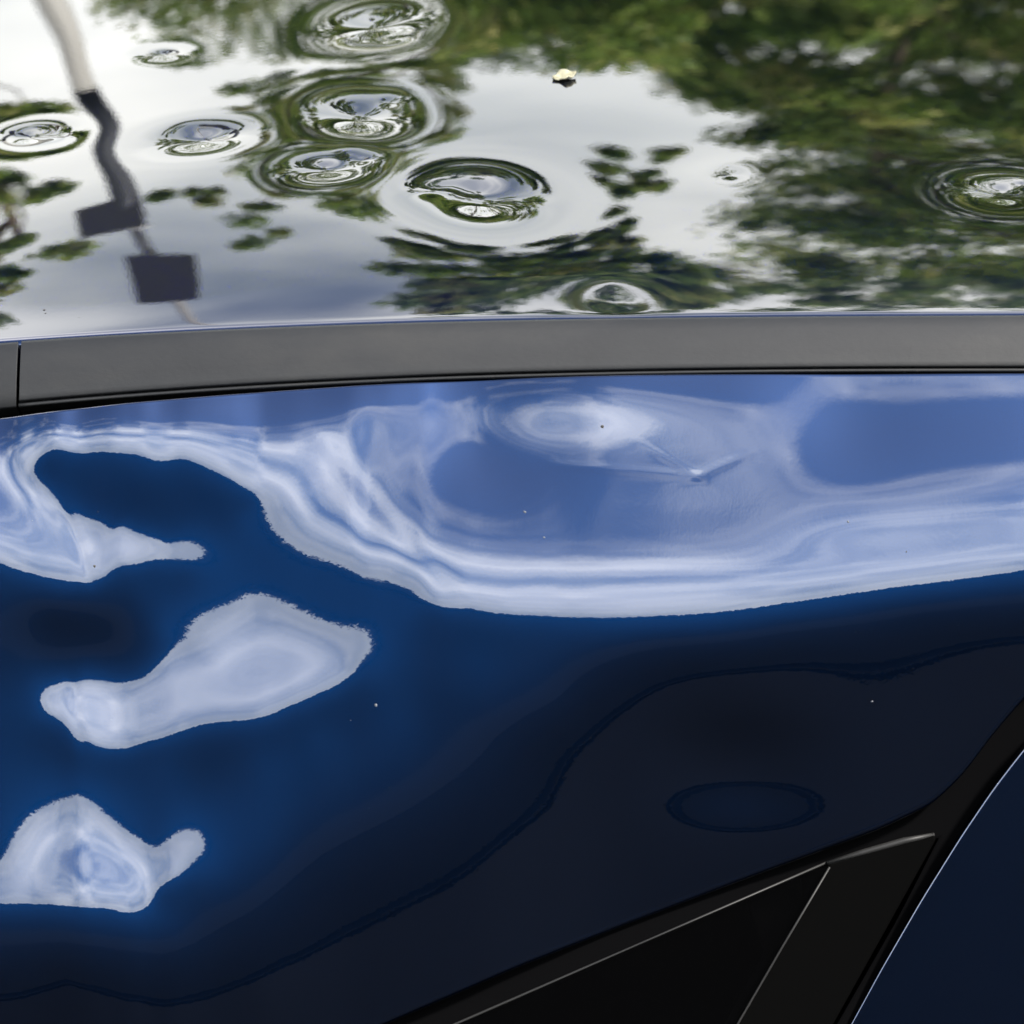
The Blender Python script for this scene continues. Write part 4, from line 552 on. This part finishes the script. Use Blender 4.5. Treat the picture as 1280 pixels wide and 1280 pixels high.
'B':((0.04,10.81),'-0.32,11.42,6.45,0.15 0.42,12.19,6.52,0.14 0.22,11.00,6.31,0.16 -0.40,11.32,6.24,0.10 0.14,11.61,6.74,0.13 0.18,11.76,6.65,0.16 0.39,11.78,6.39,0.14 -0.08,12.24,6.60,0.17 0.06,11.53,6.70,0.15 0.21,10.37,5.80,0.12 0.29,10.68,5.75,0.09 0.35,10.91,6.24,0.11 -0.16,10.54,5.96,0.09 -0.32,12.13,6.70,0.18 0.23,11.76,6.42,0.17 -0.04,11.34,6.29,0.10 0.46,11.98,6.81,0.12 -0.18,10.88,6.04,0.10 -0.40,10.65,5.73,0.13 0.43,10.41,5.60,0.16 -0.44,11.80,6.22,0.15 -0.02,10.45,6.17,0.13 0.38,10.42,6.13,0.13 -0.17,10.53,5.81,0.09 0.04,12.07,6.71,0.18 0.18,10.77,6.32,0.16 -0.37,11.77,6.58,0.16 0.21,10.61,6.27,0.13 -0.13,11.81,6.43,0.17 0.03,10.70,5.73,0.14 0.22,11.01,6.32,0.14 -0.13,10.50,6.04,0.12 0.45,11.28,6.37,0.14 -0.33,12.09,6.26,0.12 0.18,12.22,6.44,0.15 -0.15,10.96,6.16,0.11 -0.32,12.26,6.51,0.14 -0.01,10.44,5.83,0.15 0.21,11.12,6.08,0.16 0.17,10.59,5.83,0.16 0.13,11.09,6.28,0.12 -0.21,11.95,6.51,0.10 0.12,10.59,5.97,0.09 0.13,11.78,6.40,0.15 -0.04,11.51,6.41,0.12 0.12,12.07,6.43,0.13 -0.25,10.88,5.86,0.15 -0.32,11.71,6.34,0.18 0.39,10.93,6.00,0.09 -0.25,11.65,6.12,0.10 -0.37,10.34,5.97,0.13 -0.42,12.27,6.59,0.13 0.36,11.42,6.16,0.12 -0.31,12.23,6.94,0.14 -0.14,10.40,5.97,0.10 -0.42,12.14,6.66,0.15 -0.41,11.89,6.49,0.11 -0.06,11.06,6.09,0.17 0.26,10.45,5.94,0.11 -0.05,11.31,6.24,0.13 0.27,11.12,6.14,0.10 0.45,10.45,5.94,0.11 0.17,10.30,5.88,0.16 0.39,10.60,6.23,0.14 -0.23,11.90,6.62,0.14 -0.16,12.24,6.31,0.10 0.23,10.94,6.33,0.11 -0.08,12.07,6.70,0.13 0.04,10.64,5.94,0.10 0.26,10.39,5.74,0.11 -0.23,10.71,5.81,0.14 -0.09,11.75,6.31,0.14 0.19,10.34,5.99,0.15 0.30,11.23,6.50,0.15 -0.20,10.45,5.73,0.09 -0.19,10.79,5.85,0.09 0.29,10.64,5.84,0.11 -0.13,11.57,6.03,0.12 -0.33,11.84,6.72,0.15 0.33,10.69,6.00,0.17 -0.02,9.26,7.34,0.09 0.31,10.51,10.09,0.13 0.46,10.42,8.82,0.14 -0.13,9.75,7.87,0.10 -0.57,10.34,9.20,0.09 -0.26,9.14,7.67,0.07 0.03,10.21,8.20,0.12 -0.33,9.73,8.11,0.12 -0.38,10.05,8.85,0.11 -0.38,10.32,8.58,0.08 0.47,9.36,8.26,0.07 -0.04,10.48,8.12,0.10 -0.25,9.83,7.63,0.11 -0.07,10.14,13.56,0.15 -0.17,9.88,8.19,0.13 -0.63,9.46,8.13,0.09 -0.53,9.37,7.34,0.11 0.06,10.13,8.34,0.12 -0.48,9.10,7.17,0.07 0.00,10.08,7.99,0.08 0.07,9.53,7.84,0.12 0.29,10.51,8.79,0.13 -0.06,10.23,8.48,0.09 0.10,9.20,16.50,0.17 0.14,10.42,8.50,0.08 -0.45,10.34,8.89,0.13 -0.33,9.42,7.83,0.12 0.47,9.26,7.99,0.11 0.41,9.75,9.84,0.13 0.24,10.09,8.16,0.11 -0.07,9.70,7.96,0.10 0.13,9.89,8.28,0.09 0.17,9.19,7.69,0.09 -0.50,9.21,7.94,0.07 -0.30,9.98,7.80,0.07 -0.70,9.52,7.69,0.08 0.23,9.69,8.78,0.11 -0.53,9.10,8.10,0.08 0.04,9.89,7.77,0.11 -0.25,9.58,8.74,0.10 0.37,10.45,9.31,0.09 -0.20,10.21,8.69,0.09 -0.12,9.88,7.81,0.10 0.61,10.10,8.55,0.08 0.03,9.91,8.07,0.09 -0.41,9.67,8.21,0.11 -0.54,9.11,7.43,0.07 -0.10,9.83,8.12,0.08 -0.37,9.29,8.01,0.09 0.20,9.21,7.52,0.07 -0.50,9.21,8.00,0.07 0.34,10.49,16.94,0.18 -0.02,10.17,8.53,0.09 0.17,9.12,7.85,0.12 0.03,10.19,8.14,0.09 -0.15,9.64,8.27,0.11 0.45,9.66,8.47,0.11 -0.04,9.10,8.34,0.10 0.78,9.27,29.87,0.18 0.39,9.45,7.67,0.10 0.11,9.60,8.40,0.09 0.47,9.13,7.66,0.10 -0.11,9.53,7.48,0.09 0.36,10.43,8.87,0.14 0.47,9.32,8.00,0.10 -0.17,10.30,12.96,0.15 -0.22,9.81,8.14,0.08 -0.33,10.12,8.75,0.13 -0.17,9.75,7.80,0.13 -0.37,10.14,8.11,0.10 -0.58,10.29,8.40,0.12 -0.14,10.27,8.00,0.11 -0.44,9.26,7.26,0.07 -0.12,10.22,8.24,0.11 0.22,9.84,8.17,0.12 0.26,10.04,7.96,0.11 -0.58,9.47,8.06,0.12 0.40,9.13,7.68,0.11 0.43,10.17,8.21,0.12 -0.26,9.57,7.64,0.09 0.21,10.15,8.50,0.14 0.38,9.80,8.56,0.12 -0.30,9.24,7.70,0.08 -0.02,10.43,8.23,0.10 0.08,10.01,8.14,0.13 -0.02,10.55,8.45,0.14 0.03,9.14,7.34,0.08 0.06,10.00,8.26,0.11 0.06,9.05,7.60,0.09 0.41,9.39,8.05,0.09 -0.25,9.16,7.44,0.12 0.38,10.09,8.09,0.08 -0.60,10.18,8.36,0.08 -0.56,9.33,8.76,0.09 -0.50,9.73,7.83,0.10 -0.44,9.39,7.83,0.10 0.05,9.12,8.53,0.09 -0.02,9.14,9.69,0.12 -0.15,9.10,7.63,0.09 -0.39,9.46,7.84,0.12 0.30,9.47,10.61,0.12 0.07,9.29,7.39,0.09 -0.09,9.70,7.65,0.07 -0.67,10.02,8.53,0.13 0.27,9.91,8.55,0.08 0.21,10.11,7.99,0.13 0.43,9.52,11.10,0.12 -0.09,10.52,8.81,0.08 -0.27,9.90,8.20,0.09 -0.13,9.39,10.21,0.08 0.26,10.07,7.00,0.04 0.24,9.35,6.68,0.04 0.35,9.25,6.32,0.03 0.34,10.08,6.83,0.03 0.15,10.05,7.10,0.04 0.33,9.49,6.45,0.03 0.30,9.87,6.85,0.03 0.07,9.59,6.79,0.03 0.09,10.11,6.97,0.04 0.33,9.43,6.78,0.02 0.30,9.38,6.73,0.03 0.12,9.24,6.47,0.04 0.15,9.19,6.31,0.04 0.15,9.90,6.68,0.03 0.15,9.13,6.62,0.04 0.32,9.34,6.67,0.03 -0.15,10.04,7.46,0.05 0.13,9.74,7.14,0.04 0.10,9.81,7.52,0.04 -0.05,9.13,7.13,0.03 0.20,9.80,7.31,0.03 -0.06,9.57,7.21,0.04 0.20,9.71,7.36,0.03 0.25,9.92,7.67,0.04 0.06,10.08,7.57,0.03 0.20,9.23,7.00,0.03 0.25,9.94,7.71,0.05 -0.05,10.08,7.66,0.05 0.17,9.96,7.61,0.05 -0.11,9.43,7.37,0.03 0.12,9.12,7.15,0.03 -0.10,9.48,7.15,0.03 0.05,9.26,7.12,0.04 0.09,9.73,7.34,0.05 -0.63,9.59,7.32,0.05 -0.35,9.36,7.06,0.06 -0.58,9.62,7.44,0.06 -0.52,9.27,7.16,0.05 -0.36,9.57,7.22,0.06 -0.36,9.56,7.29,0.07 -0.51,9.40,7.22,0.04 -0.48,10.02,7.37,0.08'),
'C':((-0.54,13.20),'-1.76,12.46,6.22,0.19 -1.81,12.25,6.47,0.17 -2.18,13.75,6.73,0.20 -1.09,12.46,6.36,0.14 -1.29,13.32,7.10,0.17 -1.72,13.45,6.86,0.17 -1.69,12.48,6.66,0.18 -1.47,13.32,6.84,0.20 -0.53,13.95,7.02,0.19 -1.12,12.99,6.58,0.13 -1.14,12.75,6.50,0.19 -1.87,14.00,6.81,0.17 -0.79,13.67,6.84,0.14 -2.06,13.76,6.69,0.15 -1.44,13.55,6.77,0.20 -1.24,13.83,7.06,0.18 -1.26,12.98,6.63,0.12 -1.00,13.85,7.25,0.18 -2.07,12.67,6.28,0.19 -2.12,13.01,6.52,0.16 -1.70,13.14,6.58,0.14 -1.00,13.42,7.17,0.18 -1.04,12.42,6.66,0.11 -0.72,14.22,7.25,0.16 -1.80,13.61,6.87,0.19 -0.57,13.03,6.67,0.16 -1.63,12.88,6.61,0.14 -2.00,14.20,6.99,0.13 -1.91,13.08,6.66,0.17 -1.21,12.58,6.77,0.12 -0.85,13.66,7.08,0.20 -1.30,13.99,7.08,0.13 -1.96,13.96,7.41,0.13 -2.21,13.53,6.56,0.13 -1.56,13.96,7.32,0.18 -0.64,12.65,6.65,0.15 -1.44,12.83,6.60,0.16 -0.59,13.40,7.18,0.20 -0.72,13.89,7.31,0.15 -0.87,13.33,7.28,0.17 -0.91,13.75,7.05,0.20 -1.55,13.52,7.02,0.13 -1.16,14.07,8.40,0.10 -0.99,12.16,7.64,0.08 -0.59,13.06,7.47,0.10 -0.92,13.07,8.93,0.13 -1.28,12.66,7.59,0.11 -0.86,12.59,8.61,0.13 -1.15,13.14,7.52,0.08 -1.22,14.06,9.32,0.14 -1.42,13.78,7.67,0.09 -1.00,13.14,8.01,0.12 -1.67,13.74,8.77,0.11 -0.68,12.22,7.64,0.07 -0.89,14.16,7.86,0.08 -1.03,13.06,7.92,0.07 -1.12,12.94,8.45,0.10 -1.03,12.36,7.11,0.11 -0.59,12.39,7.34,0.11 -0.93,13.48,7.77,0.13 -1.15,13.29,8.65,0.13 -0.73,13.87,8.50,0.14 -0.57,13.26,7.69,0.11 -1.19,12.48,7.84,0.08 -0.59,13.61,7.64,0.12 -0.90,12.66,8.55,0.13 -1.02,13.81,9.42,0.13 -1.26,13.05,7.89,0.11 -1.07,12.81,7.38,0.08 -0.57,12.62,7.15,0.11 -0.59,13.39,7.51,0.11 -1.25,12.43,7.64,0.12 -1.15,12.79,8.70,0.10 -1.01,12.61,8.04,0.09 -0.85,13.85,7.72,0.12 -1.34,13.42,8.59,0.12 -0.80,12.99,8.75,0.08 -0.96,12.23,7.40,0.08 -1.58,14.04,8.80,0.12 -0.77,13.88,7.80,0.08 -1.38,12.83,8.08,0.08 -0.69,12.47,7.11,0.07 -1.60,13.63,7.68,0.12 -0.86,12.49,7.85,0.07 -0.65,13.71,8.51,0.10 -1.04,13.65,8.57,0.10 -0.60,14.16,7.89,0.12 -0.90,13.65,8.72,0.10 -1.31,13.18,7.99,0.12 -1.30,12.54,7.46,0.12 -0.87,13.98,9.21,0.11 -1.09,12.97,7.85,0.08 -1.63,13.99,8.62,0.09 -0.96,12.31,8.18,0.07 -1.03,12.74,8.78,0.08 -0.94,12.89,7.38,0.07 -1.56,12.73,7.68,0.10 -1.19,14.00,8.89,0.13 -1.10,13.70,8.02,0.13 -1.05,12.21,8.25,0.10 -1.07,13.50,7.62,0.10 -1.46,13.35,7.65,0.10 -1.28,12.84,7.88,0.08 -0.99,13.68,8.82,0.14 -0.70,13.83,8.68,0.10 -1.00,14.12,8.16,0.08 -0.91,12.84,7.71,0.07 -0.58,12.33,7.53,0.09 -1.13,13.67,8.05,0.08 -1.45,13.87,8.07,0.11 -1.11,12.58,8.53,0.10 -1.38,13.13,8.53,0.13 -1.02,12.22,8.26,0.12 -1.52,12.22,7.01,0.08 -1.41,12.72,8.41,0.08 -1.38,14.05,7.99,0.12 -1.55,12.65,7.82,0.10 -1.64,11.72,7.96,0.05 -1.45,11.53,8.03,0.05 -1.59,11.97,8.77,0.08 -1.74,11.64,7.91,0.06 -1.54,11.70,8.30,0.09 -1.87,11.33,7.71,0.07 -1.64,11.24,7.81,0.05 -1.66,11.51,7.93,0.05 -1.41,11.64,8.06,0.06 -1.59,11.57,8.56,0.05 -1.82,11.03,7.57,0.06 -1.33,11.04,8.09,0.06'),
'D':((-2.34,9.61),'-2.10,9.41,6.33,0.06 -2.25,9.62,6.28,0.07 -2.22,9.07,5.95,0.08 -2.34,9.54,6.12,0.06 -2.41,9.49,6.38,0.07 -2.27,8.93,6.04,0.07 -2.17,9.02,6.09,0.05 -1.97,9.14,6.16,0.07 -2.14,9.47,6.36,0.08 -2.45,9.69,6.61,0.07 -2.17,8.91,7.01,0.05 -2.46,9.03,7.18,0.06 -1.92,9.04,6.90,0.09 -2.30,9.30,7.20,0.07 -2.28,8.93,7.17,0.09 -2.56,9.33,7.22,0.09 -2.20,8.86,6.55,0.07 -2.47,9.65,7.16,0.06 -2.53,9.53,7.77,0.06 -2.19,9.23,6.74,0.06 -2.48,9.33,7.34,0.06 -2.42,9.47,7.28,0.10 -2.51,9.58,7.01,0.08 -2.17,9.04,6.62,0.08 -2.10,9.44,7.10,0.10 -2.38,8.86,7.58,0.07 -2.57,9.59,7.68,0.08 -2.09,9.33,5.75,0.06 -2.07,9.09,5.56,0.07 -2.04,9.07,5.74,0.06 -2.06,9.57,5.84,0.08 -2.01,9.46,5.89,0.05 -2.02,9.78,6.00,0.08'),
}
rg = np.random.default_rng(11)
def blob(az0, az1, el0, el1, d0, d1, n, r):
    az = np.radians(rg.uniform(az0, az1, n)); el = np.radians(rg.uniform(el0, el1, n)); d = rg.uniform(d0, d1, n)
    return np.stack([d * np.sin(az), d * np.cos(az), 1.4 + d * np.tan(el), r * rg.uniform(.7, 1.3, n)], 1).tolist()
ca = rows4(FAR['A'][1]) + blob(3, 16, 8, 21, 10.5, 13.5, 70, .34) + blob(10, 20, 20, 38, 10.5, 13, 70, .3)
cb_ = rows4(FAR['B'][1]) + blob(-5, 4, 9, 21, 10, 12.5, 50, .32)
cc = rows4(FAR['C'][1]) + blob(-9, -2, 12, 20.5, 12, 14.5, 40, .34)
cd = rows4(FAR['D'][1]) + blob(-24, -14.5, 12, 33, 9, 11.5, 60, .26)
GF = 'trees mirrored in the roof'
tree('broadleaf_tree', 'dense shady broadleaf tree mirrored in the right side of the roof', FAR['A'][0], ca, 130, .075, M_leafA, .055, 8.2, 1, GF, 24)
tree('broadleaf_tree', 'sunlit broadleaf tree mirrored in the middle of the roof', FAR['B'][0], cb_, 110, .07, M_leafA, .045, 6.3, 2, GF, 0)
tree('broadleaf_tree', 'sparse light tree mirrored left of the roof centre', FAR['C'][0], cc, 90, .07, M_leafA, .06, 7.5, 3, GF, 10)
tree('broadleaf_tree', 'small leafy tree mirrored at the left end of the roof', FAR['D'][0], cd, 110, .07, M_leafA, .08, 7.0, 4, GF, 12)
# taller wood further back closes the view low down
WOOD = ['%s woodland tree from the left in the row behind the mirrored trees' % o for o in ('second', 'third', 'fourth', 'fifth', 'sixth', 'seventh', 'eighth', 'ninth', 'tenth', 'last', 'first')]
for i, (az, d, h) in enumerate([(-38, 21, 6.5), (-27, 23, 6.2), (-17, 24, 6.4), (-7, 25, 7.0), (2, 24, 8.0), (10, 22, 10.5), (18, 21, 12.5), (27, 19, 13), (37, 18, 13), (48, 17, 12), (-50, 20, 8)]):
    x, y = d * sin(radians(az)), d * cos(radians(az)); n = 70
    th = rg.uniform(0, 2 * pi, n); q = rg.random(n) ** .5; zc = rg.uniform(.12, .97, n)
    rr_ = 2.3 * np.sqrt(np.clip(1 - (2 * zc - 1.0) ** 2, .1, 1))
    c = np.stack([x + rr_ * q * np.cos(th), y + rr_ * q * np.sin(th), zc * h, rg.uniform(.5, .8, n)], 1)
    tree('woodland_tree', WOOD[i], (x, y), c.tolist(), 90, .16, M_leafA, .16, h * .9, 30 + i, 'woodland behind the nearer trees', 14)

# ------------------------------------------------------------------ pole with two dark panels (mirrored at the left of the roof)
M_pole = material('pale_painted_steel', (.36, .35, .32), .5); M_dark = material('dark_steel', (.05, .055, .065), .5, .3); M_cell = material('solar_cell', (.02, .022, .03), .35)
M_alu = material('aluminium_frame', (.5, .5, .5), .4, .6)
pole = tag(empty('solar_pole', (-4.3, 19.85, 0)), 'tall pale pole with dark sleeve and two square solar panels', 'pole')
pole.rotation_euler = (0, radians(3.6), 0)
def poletube(name, z0, z1, r0, r1, mat, dx=0, n=16):
    v, f = [], []; tube(v, f, [(dx * (1 - t), 0, z0 + (z1 - z0) * t) for t in (0, .25, .5, .75, 1)], [r0 + (r1 - r0) * t for t in (0, .25, .5, .75, 1)], n); return mesh_ob(name, v, f, mat, pole)
poletube('lower_mast', 0, 10.5, .15, .105, M_pole); poletube('dark_sleeve', 10.45, 13.0, .115, .14, M_dark); poletube('thin_mast', 13.0, 13.7, .06, .055, M_dark); poletube('top_mast', 13.7, 17.2, .055, .045, M_pole)
def panelbox(cx, cz, w, h, tilt, roll):
    bm = bmesh.new(); bmesh.ops.create_cube(bm, size=1); bmesh.ops.scale(bm, vec=(w, .04, h), verts=bm.verts)
    bmesh.ops.bevel(bm, geom=list(bm.edges), offset=.006, segments=1, affect='EDGES')
    bmesh.ops.transform(bm, matrix=Matrix.Translation((cx, -.13, cz)) @ Matrix.Rotation(roll, 4, 'Y') @ Matrix.Rotation(tilt, 4, 'X'), verts=bm.verts)
    me = bpy.data.meshes.new('solar_panel'); bm.to_mesh(me); bm.free(); return link('solar_panel', me, M_cell, pole)
panelbox(-.16, 12.75, .60, .75, .15, .0); panelbox(.02, 14.3, .54, .95, .2, -.12)
v, f = [], []; tube(v, f, [(-.35, -.1, 13.15), (.15, -.1, 13.15)], [.035, .035], 8); mesh_ob('cross_bar', v, f, M_alu, pole)
v, f = [], []; tube(v, f, [(0, -.12, 14.3), (0, .02, 14.3)], [.04, .04], 8); mesh_ob('bracket', v, f, M_alu, pole)

# ------------------------------------------------------------------ long dark building behind the photographer (its roofline is mirrored in the side panel)
M_clad = material('dark_cladding', (.02, .018, .018), .8)
lk(M_clad, ramp(M_clad, noise(M_clad, 1.2, 5, .6), [(.3, (.007, .007, .008)), (.7, (.016, .015, .016))]), M_clad.node_tree.nodes['Principled BSDF'].inputs['Base Color'])
M_ledge = material('pale_ledge', (.030, .030, .033), .8); M_pane = material('shop_glass', (.008, .009, .011), .06, IOR=1.5)
hall = tag(empty('warehouse', (0, -19, 0)), 'long low dark building mirrored as the skyline in the side panel', 'building')
def boxpart(name, x0, x1, y0, y1, z0, z1, mat, parent):
    v = [(x, y, z) for x in (x0, x1) for y in (y0, y1) for z in (z0, z1)]
    f = [(0, 1, 3, 2), (4, 6, 7, 5), (0, 4, 5, 1), (2, 3, 7, 6), (0, 2, 6, 4), (1, 5, 7, 3)]
    o = mesh_ob(name, v, f, mat, parent, smooth=False); return o
boxpart('wall', -60, 60, -5, 5, 0, 6.25, M_clad, hall); boxpart('parapet', -60.1, 60.1, -5.1, 5.06, 6.25, 6.43, M_clad, hall)
boxpart('fascia_band', -60, 60, 5.0, 5.03, 3.1, 4.1, M_ledge, hall)
boxpart('roller_door', -16, -12, 5.0, 5.04, 0, 3.2, M_clad, hall)
M_shadow_offset = material('shadow_offset_grey', (.0085, .009, .0105), .95, Specular_IOR_Level=.1)
pv = boxpart('shadow_offset_strip', -60, 60, -14.0, -11.3, 0, .12, M_shadow_offset, None); pv['kind'] = 'structure'  # added slab, toned lighter than the asphalt to even out the building's shadow
